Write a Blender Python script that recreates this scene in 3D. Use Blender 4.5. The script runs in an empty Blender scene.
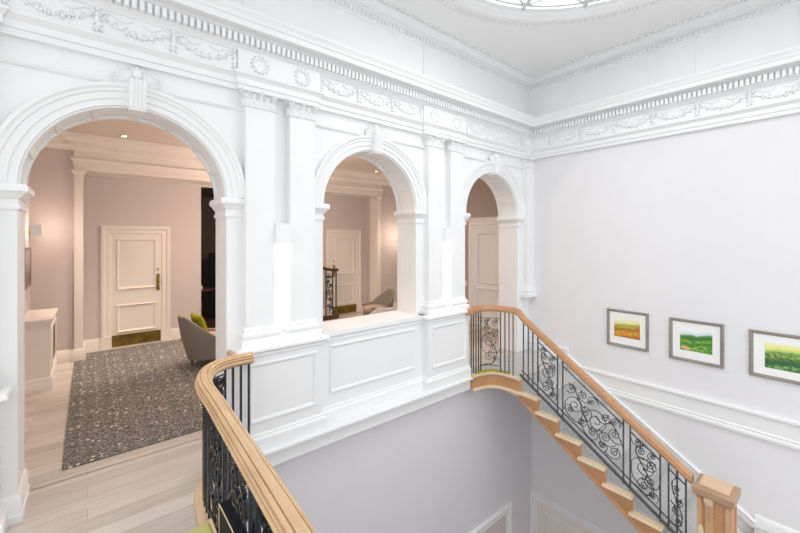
import bpy, bmesh, math, random
from mathutils import Vector, Matrix
random.seed(4)
S = bpy.context.scene
COL = S.collection
PI = math.pi
V = Vector

# ------------------------------------------------------------------ materials
def newmat(name):
    m = bpy.data.materials.new(name); m.use_nodes = True
    nt = m.node_tree; b = nt.nodes['Principled BSDF']
    return m, nt, b
def N(nt, t, **kw):
    n = nt.nodes.new(t)
    for k, v in kw.items(): setattr(n, k, v)
    return n
def coords(nt, scale=(1, 1, 1), loc=(0, 0, 0), rot=(0, 0, 0)):
    tc = N(nt, 'ShaderNodeTexCoord'); mp = N(nt, 'ShaderNodeMapping')
    mp.inputs['Scale'].default_value = scale; mp.inputs['Location'].default_value = loc
    mp.inputs['Rotation'].default_value = rot
    nt.links.new(tc.outputs['Object'], mp.inputs['Vector'])
    return mp.outputs['Vector']
def noise(nt, vec, scale, detail=4, rough=.5, dist=0):
    n = N(nt, 'ShaderNodeTexNoise'); n.inputs['Scale'].default_value = scale
    n.inputs['Detail'].default_value = detail; n.inputs['Roughness'].default_value = rough
    n.inputs['Distortion'].default_value = dist
    nt.links.new(vec, n.inputs['Vector']); return n
def ramp(nt, fac, stops, interp='LINEAR'):
    r = N(nt, 'ShaderNodeValToRGB'); e = r.color_ramp.elements; r.color_ramp.interpolation = interp
    while len(e) < len(stops): e.new(.5)
    for q, (p, c) in zip(e, stops):
        q.position = p; q.color = (*c, 1) if len(c) == 3 else c
    nt.links.new(fac, r.inputs['Fac']); return r.outputs['Color']
def math_(nt, op, a, b=None):
    n = N(nt, 'ShaderNodeMath', operation=op)
    for i, x in enumerate((a, b)):
        if x is None: continue
        if isinstance(x, (int, float)): n.inputs[i].default_value = x
        else: nt.links.new(x, n.inputs[i])
    return n.outputs[0]
def mix(nt, fac, a, b, mode='MIX'):
    n = N(nt, 'ShaderNodeMix', data_type='RGBA', blend_type=mode)
    for i, x in ((0, fac), (6, a), (7, b)):
        if isinstance(x, (int, float)): n.inputs[i].default_value = x
        elif isinstance(x, tuple): n.inputs[i].default_value = (*x, 1)
        else: nt.links.new(x, n.inputs[i])
    return n.outputs[2]
def bump(nt, b, h, strength=.1, dist=.01):
    n = N(nt, 'ShaderNodeBump'); n.inputs['Strength'].default_value = strength; n.inputs['Distance'].default_value = dist
    nt.links.new(h, n.inputs['Height']); nt.links.new(n.outputs['Normal'], b.inputs['Normal'])

def paint(name, c, rough=.55, var=.03, sc=3, bs=.04):
    m, nt, b = newmat(name)
    v = coords(nt); n = noise(nt, v, sc, 3)
    c0 = tuple(x*(1-var) for x in c)
    nt.links.new(ramp(nt, n.outputs['Fac'], [(.3, c0), (.7, c)]), b.inputs['Base Color'])
    b.inputs['Roughness'].default_value = rough
    n2 = noise(nt, v, 220, 2); bump(nt, b, n2.outputs['Fac'], bs, .002)
    return m
def wood(name, c1, c2, axis=0, rough=.4, sc=1.0):
    m, nt, b = newmat(name)
    s = [26*sc]*3; s[axis] = 1.6*sc
    v = coords(nt, tuple(s)); n = noise(nt, v, 1.5, 6, .6, .6)
    v2 = coords(nt, (2, 2, 2)); n2 = noise(nt, v2, 2, 2)
    a = ramp(nt, n.outputs['Fac'], [(.28, c1), (.68, c2)])
    nt.links.new(mix(nt, .35, a, ramp(nt, n2.outputs['Fac'], [(.3, c1), (.7, c2)])), b.inputs['Base Color'])
    b.inputs['Roughness'].default_value = rough
    bump(nt, b, n.outputs['Fac'], .12, .002)
    return m
def plain(name, c, rough=.5, metal=0, var=.08, sc=30):
    m, nt, b = newmat(name)
    n = noise(nt, coords(nt), sc, 3)
    nt.links.new(ramp(nt, n.outputs['Fac'], [(.3, tuple(x*(1-var) for x in c)), (.7, tuple(min(1, x*(1+var)) for x in c))]), b.inputs['Base Color'])
    b.inputs['Roughness'].default_value = rough; b.inputs['Metallic'].default_value = metal
    return m
def fabric(name, c, sc=350, var=.3):
    m, nt, b = newmat(name)
    n = noise(nt, coords(nt), sc, 3)
    nt.links.new(ramp(nt, n.outputs['Fac'], [(.3, tuple(x*(1-var) for x in c)), (.7, tuple(min(1, x*(1+var*.5)) for x in c))]), b.inputs['Base Color'])
    b.inputs['Roughness'].default_value = .95; b.inputs['Specular IOR Level'].default_value = .15
    bump(nt, b, n.outputs['Fac'], .3, .003); return m
def emit(name, c, s):
    m = bpy.data.materials.new(name); m.use_nodes = True; nt = m.node_tree
    nt.nodes.remove(nt.nodes['Principled BSDF'])
    e = N(nt, 'ShaderNodeEmission'); e.inputs[0].default_value = (*c, 1); e.inputs[1].default_value = s
    nt.links.new(e.outputs[0], nt.nodes['Material Output'].inputs[0]); return m

WHITE = paint('white_paint', (.86, .865, .87), .5, .015)
CEIL = paint('ceiling_paint', (.88, .88, .875), .8, .015)
LILAC = paint('lilac_wall_paint', (.79, .785, .805), .7, .02)
LILAC2 = paint('lower_wall_paint', (.76, .74, .77), .7, .02)
TYMP = paint('shade_toned_wall_paint', (.44, .375, .345), .75, .03)  # hall end wall: the dimness above the door is put into the colour
HALL = paint('hall_wall_paint', (.66, .595, .575), .75, .03)
HALLC = paint('hall_ceiling_paint', (.70, .62, .55), .8, .03)
CREAM = paint('cream_woodwork_paint', (.84, .79, .74), .45, .02)
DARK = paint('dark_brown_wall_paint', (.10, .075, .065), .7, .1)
OAK = wood('honey_oak', (.50, .31, .16), (.68, .47, .275), 1, .38)
OAKX = wood('orange_oak', (.47, .235, .105), (.60, .33, .165), 1, .42)
PALE = wood('pale_oak', (.62, .47, .31), (.74, .60, .43), 0, .45)
DARKWOOD = wood('dark_mahogany', (.05, .025, .014), (.13, .065, .035), 0, .35)
IRON = plain('wrought_iron', (.105, .112, .12), .40, .5, .3, 40)
IRON2 = plain('black_wrought_iron', (.035, .038, .042), .28, .6, .3, 40)
BLACK = plain('black_leather', (.012, .012, .016), .6, 0, .3, 60)
BRASS = plain('aged_brass', (.42, .27, .07), .35, .9, .2, 20)
BRASSD = plain('dull_brass_plate', (.22, .15, .035), .42, .75, .3, 9)
GREYWOOD = wood('grey_frame_wood', (.21, .185, .165), (.36, .325, .29), 1, .5)
MAT = paint('picture_mount_card', (.88, .885, .87), .8, .01)
TAUPE = fabric('taupe_upholstery', (.29, .255, .22))
CREAMF = fabric('cream_upholstery', (.84, .79, .73), 350, .12)
ROSEF = fabric('peach_seat_fabric', (.48, .36, .29))
LIME = fabric('lime_fabric', (.60, .58, .22), 260, .25)
LIMED = fabric('mustard_lime_fabric', (.40, .38, .02), 260, .4)
STEEL = plain('brushed_steel', (.5, .5, .5), .3, .9)
STAIRC = fabric('grey_stair_carpet', (.55, .55, .545), 180, .25)
LAMP = emit('downlight_lamp', (1, .85, .65), 12)
SHADE = emit('warm_lamp_shade', (1, .82, .68), .42)
SCON = emit('sconce_lamp', (1, .96, .88), 6)
PLASTIC = plain('white_plastic', (.8, .8, .79), .35, 0, .02)

def glassmat():
    m = bpy.data.materials.new('skylight_glass'); m.use_nodes = True; nt = m.node_tree
    nt.nodes.remove(nt.nodes['Principled BSDF'])
    t = N(nt, 'ShaderNodeBsdfTransparent'); g = N(nt, 'ShaderNodeBsdfGlossy'); g.inputs['Roughness'].default_value = .05
    t.inputs[0].default_value = (.97, .98, .98, 1)
    x = N(nt, 'ShaderNodeMixShader'); x.inputs[0].default_value = .06
    nt.links.new(t.outputs[0], x.inputs[1]); nt.links.new(g.outputs[0], x.inputs[2])
    nt.links.new(x.outputs[0], nt.nodes['Material Output'].inputs[0]); return m
GLASS = glassmat()

def planks():
    m, nt, b = newmat('limed_oak_planks')
    v = coords(nt)
    br = N(nt, 'ShaderNodeTexBrick'); br.offset = .37; br.offset_frequency = 2
    for k, x in (('Scale', 1), ('Mortar Size', .0012), ('Mortar Smooth', .1), ('Brick Width', 1.25), ('Row Height', .15), ('Bias', 0)): br.inputs[k].default_value = x
    br.inputs['Color1'].default_value = (0, 0, 0, 1); br.inputs['Color2'].default_value = (1, 1, 1, 1); br.inputs['Mortar'].default_value = (.5, .5, .5, 1)
    nt.links.new(v, br.inputs['Vector'])
    tone = ramp(nt, br.outputs['Color'], [(0, (.47, .43, .395)), (.5, (.55, .51, .475)), (1, (.62, .58, .545))])
    gr = noise(nt, coords(nt, (1.6, 22, 1)), 1.6, 7, .65, .8)
    g2 = ramp(nt, gr.outputs['Fac'], [(.25, (.84, .80, .77)), (.5, (1.0, .99, .98)), (.75, (1.14, 1.13, 1.12))])
    c = mix(nt, 1.0, tone, g2, 'MULTIPLY')
    c = mix(nt, br.outputs['Fac'], c, (.30, .25, .21))
    nt.links.new(c, b.inputs['Base Color']); b.inputs['Roughness'].default_value = .42
    bump(nt, b, gr.outputs['Fac'], .06, .002); return m
PLANK = planks()

def rugmat():
    m, nt, b = newmat('patterned_carpet')
    v = coords(nt)
    d = noise(nt, v, 9, 3, .5)
    vm = N(nt, 'ShaderNodeVectorMath', operation='SCALE'); vm.inputs['Scale'].default_value = .10
    nt.links.new(d.outputs['Color'], vm.inputs[0])
    va = N(nt, 'ShaderNodeVectorMath', operation='ADD'); nt.links.new(v, va.inputs[0]); nt.links.new(vm.outputs[0], va.inputs[1])
    def wav(ax, per, ph):
        sp = N(nt, 'ShaderNodeSeparateXYZ'); nt.links.new(va.outputs[0], sp.inputs[0])
        return math_(nt, 'SINE', math_(nt, 'ADD', math_(nt, 'MULTIPLY', sp.outputs[ax], 2*PI/per), ph))
    a = math_(nt, 'MULTIPLY', wav(0, .30, 0), wav(1, .36, .4))
    a2 = math_(nt, 'MULTIPLY', wav(0, .15, .9), wav(1, .12, 0))
    vine = math_(nt, 'ABSOLUTE', math_(nt, 'ADD', a, math_(nt, 'MULTIPLY', a2, .6)))
    vor = N(nt, 'ShaderNodeTexVoronoi', feature='DISTANCE_TO_EDGE'); vor.inputs['Scale'].default_value = 24
    nt.links.new(va.outputs[0], vor.inputs['Vector'])
    fl = noise(nt, v, 60, 4, .7)
    base = ramp(nt, fl.outputs['Fac'], [(.38, (.035, .038, .046)), (.50, (.15, .142, .135)), (.63, (.60, .56, .50))])
    vinec = ramp(nt, vine, [(.06, (.46, .43, .38)), (.14, (.33, .31, .28)), (.26, (.06, .065, .075)), (1, (.14, .14, .14))])
    c = mix(nt, .50, base, vinec)
    lace = ramp(nt, vor.outputs['Distance'], [(.0, (1, 1, 1)), (.08, (0, 0, 0))])
    c = mix(nt, math_(nt, 'MULTIPLY', lace, .35), c, (.36, .325, .28))
    v3 = N(nt, 'ShaderNodeTexVoronoi', feature='F1'); v3.inputs['Scale'].default_value = 13; v3.inputs['Randomness'].default_value = .55
    nt.links.new(v, v3.inputs['Vector'])
    dots = ramp(nt, v3.outputs['Distance'], [(.16, (1, 1, 1)), (.24, (0, 0, 0))])
    med = ramp(nt, math_(nt, 'MULTIPLY', wav(0, .62, 1.2), wav(1, .40, 2)), [(.1, (0, 0, 0)), (.35, (1, 1, 1))])
    c = mix(nt, math_(nt, 'MULTIPLY', dots, med), c, (.70, .63, .52))
    nt.links.new(c, b.inputs['Base Color']); b.inputs['Roughness'].default_value = .95; b.inputs['Specular IOR Level'].default_value = .1
    bump(nt, b, fl.outputs['Fac'], .4, .006); return m
RUG = rugmat()

def grillemat():
    m, nt, b = newmat('brass_mesh_grille')
    br = N(nt, 'ShaderNodeTexChecker'); br.inputs['Scale'].default_value = 90
    nt.links.new(coords(nt), br.inputs['Vector'])
    nt.links.new(mix(nt, br.outputs['Fac'], (.30, .19, .07), (.05, .035, .02)), b.inputs['Base Color'])
    b.inputs['Roughness'].default_value = .45; b.inputs['Metallic'].default_value = .5; return m
GRILLE = grillemat()
BLACK.node_tree.nodes['Principled BSDF'].inputs['Specular IOR Level'].default_value = .1

def landscape(name, stops, blot, amp=.25, sc=9, seed=0, patch=None):
    """a watercolour of hills: bands by height, broken up by noise; object z spans -.16 .. .16"""
    m, nt, b = newmat(name)
    v = coords(nt, (1, 1, 1), (seed, seed*1.7, seed*.6))
    tc = N(nt, 'ShaderNodeTexCoord'); sp = N(nt, 'ShaderNodeSeparateXYZ'); nt.links.new(tc.outputs['Object'], sp.inputs[0])
    n = noise(nt, v, sc, 5, .6, .4)
    h = math_(nt, 'ADD', math_(nt, 'MULTIPLY', sp.outputs[2], 3.1), .5)
    h = math_(nt, 'ADD', h, math_(nt, 'MULTIPLY', math_(nt, 'SUBTRACT', n.outputs['Fac'], .5), amp))
    h = math_(nt, 'ADD', h, math_(nt, 'MULTIPLY', sp.outputs[1], .35))
    c = ramp(nt, h, stops)
    n2 = noise(nt, coords(nt, (1, 1, 2.2), (seed+3, 1, 2)), 26, 5, .65)
    low = ramp(nt, h, [(.60, (1, 1, 1)), (.70, (0, 0, 0))])
    f = math_(nt, 'MULTIPLY', ramp(nt, n2.outputs['Fac'], [(.46, (0, 0, 0)), (.56, (1, 1, 1))]), low)
    c = mix(nt, f, c, blot)
    if patch:
        py, pz, pr, pc = patch
        d1 = math_(nt, 'POWER', math_(nt, 'SUBTRACT', sp.outputs[1], py), 2)
        d2 = math_(nt, 'POWER', math_(nt, 'MULTIPLY', math_(nt, 'SUBTRACT', sp.outputs[2], pz), 2.6), 2)
        d = math_(nt, 'ADD', math_(nt, 'SQRT', math_(nt, 'ADD', d1, d2)), math_(nt, 'MULTIPLY', math_(nt, 'SUBTRACT', n.outputs['Fac'], .5), .12))
        c = mix(nt, ramp(nt, d, [(pr*.8, (1, 1, 1)), (pr, (0, 0, 0))]), c, pc)
    nt.links.new(c, b.inputs['Base Color']); b.inputs['Roughness'].default_value = .6; return m
ART1 = landscape('watercolour_orange_fields', [(.05, (.20, .10, .02)), (.22, (.72, .30, .03)), (.36, (.70, .48, .05)), (.48, (.12, .16, .02)), (.56, (.58, .50, .08)), (.68, (.34, .44, .06)), (.76, (.80, .74, .30)), (.95, (.86, .86, .72))], (.55, .16, .02), .3, 10, 1.3)
ART2 = landscape('watercolour_green_hills', [(.05, (.10, .30, .03)), (.22, (.35, .58, .10)), (.38, (.08, .26, .03)), (.50, (.28, .52, .08)), (.62, (.03, .14, .03)), (.72, (.10, .28, .06)), (.78, (.62, .76, .80)), (.95, (.90, .92, .92))], (.04, .20, .03), .22, 8, 5.1, (.10, -.10, .055, (.72, .45, .18)))
ART3 = landscape('watercolour_valley', [(.05, (.18, .40, .10)), (.15, (.30, .50, .16)), (.26, (.02, .10, .05)), (.40, (.10, .22, .03)), (.52, (.40, .50, .10)), (.64, (.20, .42, .12)), (.74, (.56, .68, .16)), (.84, (.85, .80, .28)), (1, (.80, .86, .62))], (.03, .13, .05), .26, 9, 9.7)
ART4 = landscape('muted_print', [(.2, (.25, .2, .15)), (.8, (.5, .45, .4))], (.3, .25, .2), .2, 6, 2)

# ------------------------------------------------------------------ mesh builder
class MB:
    def __init__(s): s.v = []; s.f = []
    def add(s, vs, fs):
        o = len(s.v); s.v += [tuple(p) for p in vs]; s.f += [tuple(i+o for i in f) for f in fs]; return s
    def box(s, x0, x1, y0, y1, z0, z1):
        return s.add([(x, y, z) for x in (x0, x1) for y in (y0, y1) for z in (z0, z1)],
                     [(0, 1, 3, 2), (4, 6, 7, 5), (0, 4, 5, 1), (2, 3, 7, 6), (0, 2, 6, 4), (1, 5, 7, 3)])
    def prism(s, poly, d):
        """poly: list of 3-D points, extruded by vector d"""
        n = len(poly); d = V(d); a = [V(p) for p in poly]
        return s.add(a+[p+d for p in a], [tuple(range(n)), tuple(range(2*n-1, n-1, -1))]+[(i, i+n, (i+1) % n+n, (i+1) % n) for i in range(n)])
    def strip(s, lo, hi, d):
        """a slab between two matching polylines lo and hi, extruded by d"""
        for i in range(len(lo)-1):
            a, b, c, e = V(lo[i]), V(lo[i+1]), V(hi[i+1]), V(hi[i])
            s.prism([a, b, c, e], d)
        return s
    def sweep(s, path, prof, up=(0, 0, 1), closed=False, n_up=None):
        """prof points (a, b): a along tangent x up, b along up; mitred in the plane across up"""
        up = V(up); P = [V(p) for p in path]; n = len(P); k = len(prof); rows = []
        def side(i, j):
            t = P[j]-P[i]; t = t-up*t.dot(up); t.normalize(); return t.cross(up)
        for i in range(n):
            if closed or 0 < i < n-1:
                a = side((i-1) % n, i); b = side(i, (i+1) % n)
                m = (a+b); L = m.length
                m = m/L*(2/L) if L > .3 else a
            elif i == 0: m = side(0, 1)
            else: m = side(n-2, n-1)
            rows.append([P[i]+m*q[0]+up*q[1] for q in prof])
        vs = [p for r in rows for p in r]; fs = []
        for i in range(n if closed else n-1):
            j = (i+1) % n
            for q in range(k):
                r = (q+1) % k
                fs.append((i*k+q, j*k+q, j*k+r, i*k+r))
        if not closed: fs += [tuple(range(k)), tuple(range(n*k-1, n*k-k-1, -1))]
        return s.add(vs, fs)
    def rod(s, path, r, sides=6, nrm=None, flat=None):
        """a bar along a polyline; nrm + flat=(a, b): flat iron, a in the panel's plane, b across it"""
        P = [V(p) for p in path]; n = len(P); rows = []; up = V(nrm) if nrm is not None else None
        for i in range(n):
            t = (P[min(i+1, n-1)]-P[max(i-1, 0)]).normalized()
            if up is None or abs(t.dot(up)) > .95:
                ref = V((0, 0, 1)) if abs(t.z) < .9 else V((1, 0, 0))
            else: ref = up
            a = t.cross(ref).normalized(); b = a.cross(t).normalized()
            if flat: rows.append([P[i]+a*(flat[0]*x)+b*(flat[1]*y) for x, y in ((-1, -1), (1, -1), (1, 1), (-1, 1))])
            else:
                rr = r[i] if isinstance(r, (list, tuple)) else r
                rows.append([P[i]+a*(rr*math.cos(2*PI*q/sides))+b*(rr*math.sin(2*PI*q/sides)) for q in range(sides)])
        k = len(rows[0]); vs = [p for r_ in rows for p in r_]
        fs = [(i*k+q, (i+1)*k+q, (i+1)*k+(q+1) % k, i*k+(q+1) % k) for i in range(n-1) for q in range(k)]
        return s.add(vs, fs+[tuple(range(k)), tuple(range(n*k-1, n*k-k-1, -1))])
    def bar(s, p0, p1, w, twist=0, steps=1):
        """upright square bar, twisted by so many turns"""
        p0, p1 = V(p0), V(p1); rows = []; h = w/2*1.414
        steps = max(1, steps if twist else 1)
        for i in range(steps+1):
            f = i/steps; p = p0.lerp(p1, f); g = min(max((f-.06)/.88, 0), 1)
            for q in range(4):
                a = PI/4+q*PI/2+twist*2*PI*g
                rows.append(p+V((h*math.cos(a), h*math.sin(a), 0)))
        fs = [(i*4+q, (i+1)*4+q, (i+1)*4+(q+1) % 4, i*4+(q+1) % 4) for i in range(steps) for q in range(4)]
        return s.add(rows, fs+[(0, 1, 2, 3), (steps*4+3, steps*4+2, steps*4+1, steps*4)])
    def blob(s, c, r, seg=6, rings=4, axis=None):
        """ellipsoid; r may be (rx, ry, rz)"""
        c = V(c); rx, ry, rz = (r, r, r) if isinstance(r, (int, float)) else r
        M = axis if axis is not None else Matrix.Identity(3)
        vs = [c+M @ V((0, 0, rz))]; 
        for i in range(1, rings):
            a = PI*i/rings
            for q in range(seg):
                b = 2*PI*q/seg; vs.append(c+M @ V((rx*math.sin(a)*math.cos(b), ry*math.sin(a)*math.sin(b), rz*math.cos(a))))
        vs.append(c+M @ V((0, 0, -rz))); L = len(vs)-1
        fs = [(0, 1+q, 1+(q+1) % seg) for q in range(seg)]
        for i in range(rings-2):
            for q in range(seg): fs.append((1+i*seg+q, 1+(i+1)*seg+q, 1+(i+1)*seg+(q+1) % seg, 1+i*seg+(q+1) % seg))
        fs += [(L, L-seg+(q+1) % seg, L-seg+q) for q in range(seg)]
        return s.add(vs, fs)
    def lathe(s, c, prof, seg=24, cap=True):
        c = V(c); k = len(prof); vs = []
        for q in range(seg):
            a = 2*PI*q/seg
            for r, z in prof: vs.append(c+V((r*math.cos(a), r*math.sin(a), z)))
        fs = [(q*k+i, ((q+1) % seg)*k+i, ((q+1) % seg)*k+i+1, q*k+i+1) for q in range(seg) for i in range(k-1)]
        if cap: fs += [tuple(q*k for q in range(seg)), tuple(q*k+k-1 for q in reversed(range(seg)))]
        return s.add(vs, fs)

def wloc(o):
    p = V((0, 0, 0))
    while o is not None: p = p+o.location; o = o.parent
    return p
def obj(name, mb, mat, parent=None, local=False, smooth=30):
    me = bpy.data.meshes.new(name)
    off = V((0, 0, 0)) if (local or parent is None) else wloc(parent)
    me.from_pydata([V(p)-off for p in mb.v], [], mb.f); me.update()
    bm = bmesh.new(); bm.from_mesh(me); bmesh.ops.recalc_face_normals(bm, faces=bm.faces); bm.to_mesh(me); bm.free()
    if smooth:
        for p in me.polygons: p.use_smooth = True
        me.set_sharp_from_angle(angle=math.radians(smooth))
    me.materials.append(mat)
    o = bpy.data.objects.new(name, me); COL.objects.link(o)
    if parent is not None: o.parent = parent
    return o
def tag(o, label, cat, group=None, kind=None):
    o['label'] = label; o['category'] = cat
    if group: o['group'] = group
    if kind: o['kind'] = kind
    return o
def thing(name, label, cat, loc=(0, 0, 0), rz=0, group=None):
    o = bpy.data.objects.new(name, None); o.empty_display_size = .1; COL.objects.link(o)
    o.location = loc; o.rotation_euler = (0, 0, rz); return tag(o, label, cat, group)
def struct(name, mb, mat, label=None, cat=None, parent=None, smooth=30):
    o = obj(name, mb, mat, parent, smooth=smooth)
    if parent is None:
        o['kind'] = 'structure'
        if label: o['label'] = label; o['category'] = cat
    return o
def copy_tree(o, parent=None):
    c = o.copy(); COL.objects.link(c)
    if parent is not None: c.parent = parent
    for ch in list(o.children): copy_tree(ch, c)
    return c

# ------------------------------------------------------------------ key measures (metres; camera above the origin)
YW = 3.75            # face of the arcaded wall
YB = 4.14            # its back
XW = 6.128           # face of the picture wall
SPR, R = 2.36, .69   # springing height and radius of the arches
AC = (.31, 2.69, 5.07)
ZC = 4.79            # ceiling
ZLOW = -4.7

# ------------------------------------------------------------------ arcaded wall
w = MB()
TOP = 4.95
cols = [(-3.0, AC[0]-R), (AC[0]+R, AC[1]-R), (AC[1]+R, AC[2]-R), (AC[2]+R, 7.15)]
for a, b in cols: w.box(a, b, YW, YB, -.03, TOP)
for c in AC:
    lo = [(c-R*math.cos(PI*i/40), YW, SPR+R*math.sin(PI*i/40)) for i in range(41)]
    hi = [(p[0], YW, TOP) for p in lo]
    w.strip(lo, hi, (0, YB-YW, 0))
w.box(AC[1]-R, AC[1]+R, YW-.04, YB, -.03, .92)
wall_left = struct('wall_left', w, WHITE, 'white arcaded wall with three round arches and pilasters', 'wall')
lw = MB(); lw.box(.3, XW+.2, 3.70, YB, ZLOW, -.03)
struct('lower_wall', lw, LILAC2, parent=wall_left)

ARCHIV = [(0, -.01), (0, .022), (.045, .022), (.052, .036), (.098, .036), (.106, .050), (.125, .052), (.14, .066), (.165, .066), (.172, .03), (.172, -.01)]
IMPOST = [(-.02, 2.185), (.014, 2.185), (.018, 2.20), (.014, 2.215), (.006, 2.218), (.006, 2.255), (.018, 2.262), (.03, 2.285), (.052, 2.305), (.058, 2.31), (.058, 2.343), (.048, 2.36), (-.02, 2.36)]
for k, c in enumerate(AC):
    m = MB(); m.sweep([(c+R*math.cos(PI*i/48), YW, SPR+R*math.sin(PI*i/48)) for i in range(49)], ARCHIV, (0, -1, 0))
    obj('archivolt', m, WHITE, wall_left)
    m = MB(); m.sweep([(c-R-.165, YW, 0), (c-R, YW, 0), (c-R, YB-.0, 0)], IMPOST); obj('impost', m, WHITE, wall_left)
    m = MB(); m.sweep([(c+R, YB-.0, 0), (c+R, YW, 0), (c+R+.165, YW, 0)], IMPOST); obj('impost', m, WHITE, wall_left)
    # coffered soffit: raised edge bands and cross bars round the reveal
    m = MB()
    for y0, y1 in ((YW+.0, YW+.055), (YB-.055, YB)):
        lo = [(c+(R-.014)*math.cos(PI*i/40), y0, SPR+(R-.014)*math.sin(PI*i/40)) for i in range(41)]
        hi = [(c+(R+.01)*math.cos(PI*i/40), y0, SPR+(R+.01)*math.sin(PI*i/40)) for i in range(41)]
        m.strip(lo, hi, (0, y1-y0, 0))
    for j in range(1, 8):
        a = PI*j/8
        for d in (-.03,):
            a0, a1 = a-.035, a+.035
            m.prism([(c+r_*math.cos(q), YW+.05, SPR+r_*math.sin(q)) for r_, q in ((R-.014, a0), (R-.014, a1), (R+.01, a1), (R+.01, a0))], (0, YB-YW-.1, 0))
    obj('soffit_coffers', m, WHITE, wall_left)

# thin string moulding at capital level, in the bays
ASTR = [(-.02, 3.195), (.012, 3.195), (.024, 3.203), (.03, 3.214), (.02, 3.226), (.02, 3.232), (-.02, 3.236)]
for x0, x1 in ((-.52, 1.15), (1.86, 3.53), (4.24, 5.90)):
    m = MB(); m.sweep([(x0, YW, 0), (x1, YW, 0)], ASTR); obj('string_moulding', m, WHITE, wall_left)

# leaves for capitals and keystones
def leaf(m, base, up, out, h, wd, curl=.5):
    """an acanthus leaf: lobed plate growing from base along up, curling over along out"""
    base, up, out = V(base), V(up).normalized(), V(out).normalized(); sd = up.cross(out).normalized()
    prev = None; vs = []; fs = []; n = 6
    for i in range(n+1):
        f = i/n
        c = base+up*(h*math.sin(f*1.75)/math.sin(1.571)*.98)+out*(h*curl*f*f*f+.008*math.sin(f*PI))
        ww = wd*(.55+.45*math.sin(f*PI*.9+.35))*(1.0 if i % 2 == 0 else .78)*(1 if f < .85 else .6)
        vs += [c-sd*ww*.5-out*.006, c-sd*ww*.18+out*.003, c+out*.010, c+sd*ww*.18+out*.003, c+sd*ww*.5-out*.006]
    for i in range(n):
        for q in range(4): fs.append((i*5+q, i*5+q+1, (i+1)*5+q+1, (i+1)*5+q))
    k = len(vs); vs += [p-out*.012 for p in vs]
    for i in range(n):
        for q in range(4): fs.append((k+i*5+q, k+(i+1)*5+q, k+(i+1)*5+q+1, k+i*5+q+1))
    for i in range(n):
        fs.append((i*5, (i+1)*5, k+(i+1)*5, k+i*5)); fs.append((i*5+4, k+i*5+4, k+(i+1)*5+4, (i+1)*5+4))
    fs.append((n*5, n*5+1, n*5+2, n*5+3, n*5+4, k+n*5+4, k+n*5+3, k+n*5+2, k+n*5+1, k+n*5))
    m.add(vs, fs)
def spiral2(cx, cz, r0, turns, a0, sgn, n=26, end=.12):
    return [(cx+r0*(1-(1-end)*i/n)*math.cos(a0+sgn*turns*2*PI*i/n), cz+r0*(1-(1-end)*i/n)*math.sin(a0+sgn*turns*2*PI*i/n)) for i in range(n+1)]

ZCAP0, ZCAP1 = 3.232, 3.387
PBASE = [(-.02, .955), (.055, .955), (.055, 1.01), (.048, 1.02), (.035, 1.025), (.035, 1.035), (.045, 1.05), (.045, 1.075), (.03, 1.09), (.022, 1.095), (.022, 1.115), (.0, 1.135), (-.02, 1.135)]
def pilaster(x0, x1, zb=.955):
    yf = YW-.10
    m = MB(); m.box(x0, x1, yf, YW+.01, zb, 3.39)
    p = obj('pilaster', m, WHITE, wall_left)
    m = MB(); m.sweep([(x0, YW, zb-.955), (x0, yf, zb-.955), (x1, yf, zb-.955), (x1, YW, zb-.955)], PBASE)
    if zb > .96 or x1 > 5.8: pass
    obj('pilaster_base', m, WHITE, p)
    m = MB(); xc = (x0+x1)/2; wd = x1-x0
    m.sweep([(x0, YW, 0), (x0, yf, 0), (x1, yf, 0), (x1, YW, 0)], [(-.02, 3.222), (.010, 3.222), (.016, 3.230), (.010, 3.238), (-.02, 3.238)])
    m.sweep([(x0, YW, 0), (x0, yf, 0), (x1, yf, 0), (x1, YW, 0)], [(-.02, 3.355), (.03, 3.358), (.04, 3.366), (.04, 3.392), (-.02, 3.392)])
    for i in range(4):
        leaf(m, (x0+wd*(i+.5)/4, yf-.004, 3.24), (0, 0, 1), (0, -1, 0), .062, wd/4*1.02, .45)
    for i in range(3):
        leaf(m, (x0+wd*(i+1)/4, yf-.002, 3.27), (0, 0, 1), (0, -1, 0), .078, wd/4*.9, .5)
    for sx, dx in ((x0, -1), (x1, 1)):
        for i in range(2): leaf(m, (sx+dx*.003, yf+.03+.045*i, 3.24), (0, 0, 1), (dx, 0, 0), .062, .045, .45)
        pts = spiral2(sx-dx*.022, 3.335, .032, 1.5, PI/2, -dx)
        m.rod([(a, yf-.022, b) for a, b in pts], [.009-.004*i/len(pts) for i in range(len(pts))], 6)
        pts = spiral2(xc+dx*.035, 3.338, .024, 1.4, PI/2, dx)
        m.rod([(a, yf-.016, b) for a, b in pts], .0055, 6)
    m.blob((xc, yf-.034, 3.372), (.024, .016, .022))
    for i in range(6):
        a = i*PI/3; m.blob((xc+.024*math.cos(a), yf-.032, 3.372+.02*math.sin(a)), (.012, .008, .012), 5, 4)
    obj('capital', m, WHITE, p, smooth=50)
PIL = [(-1.235, -.96), (-.795, -.52), (1.145, 1.42), (1.58, 1.855), (3.525, 3.80), (3.96, 4.235)]
for a, b in PIL: pilaster(a, b)
pilaster(5.90, XW+.02)

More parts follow.
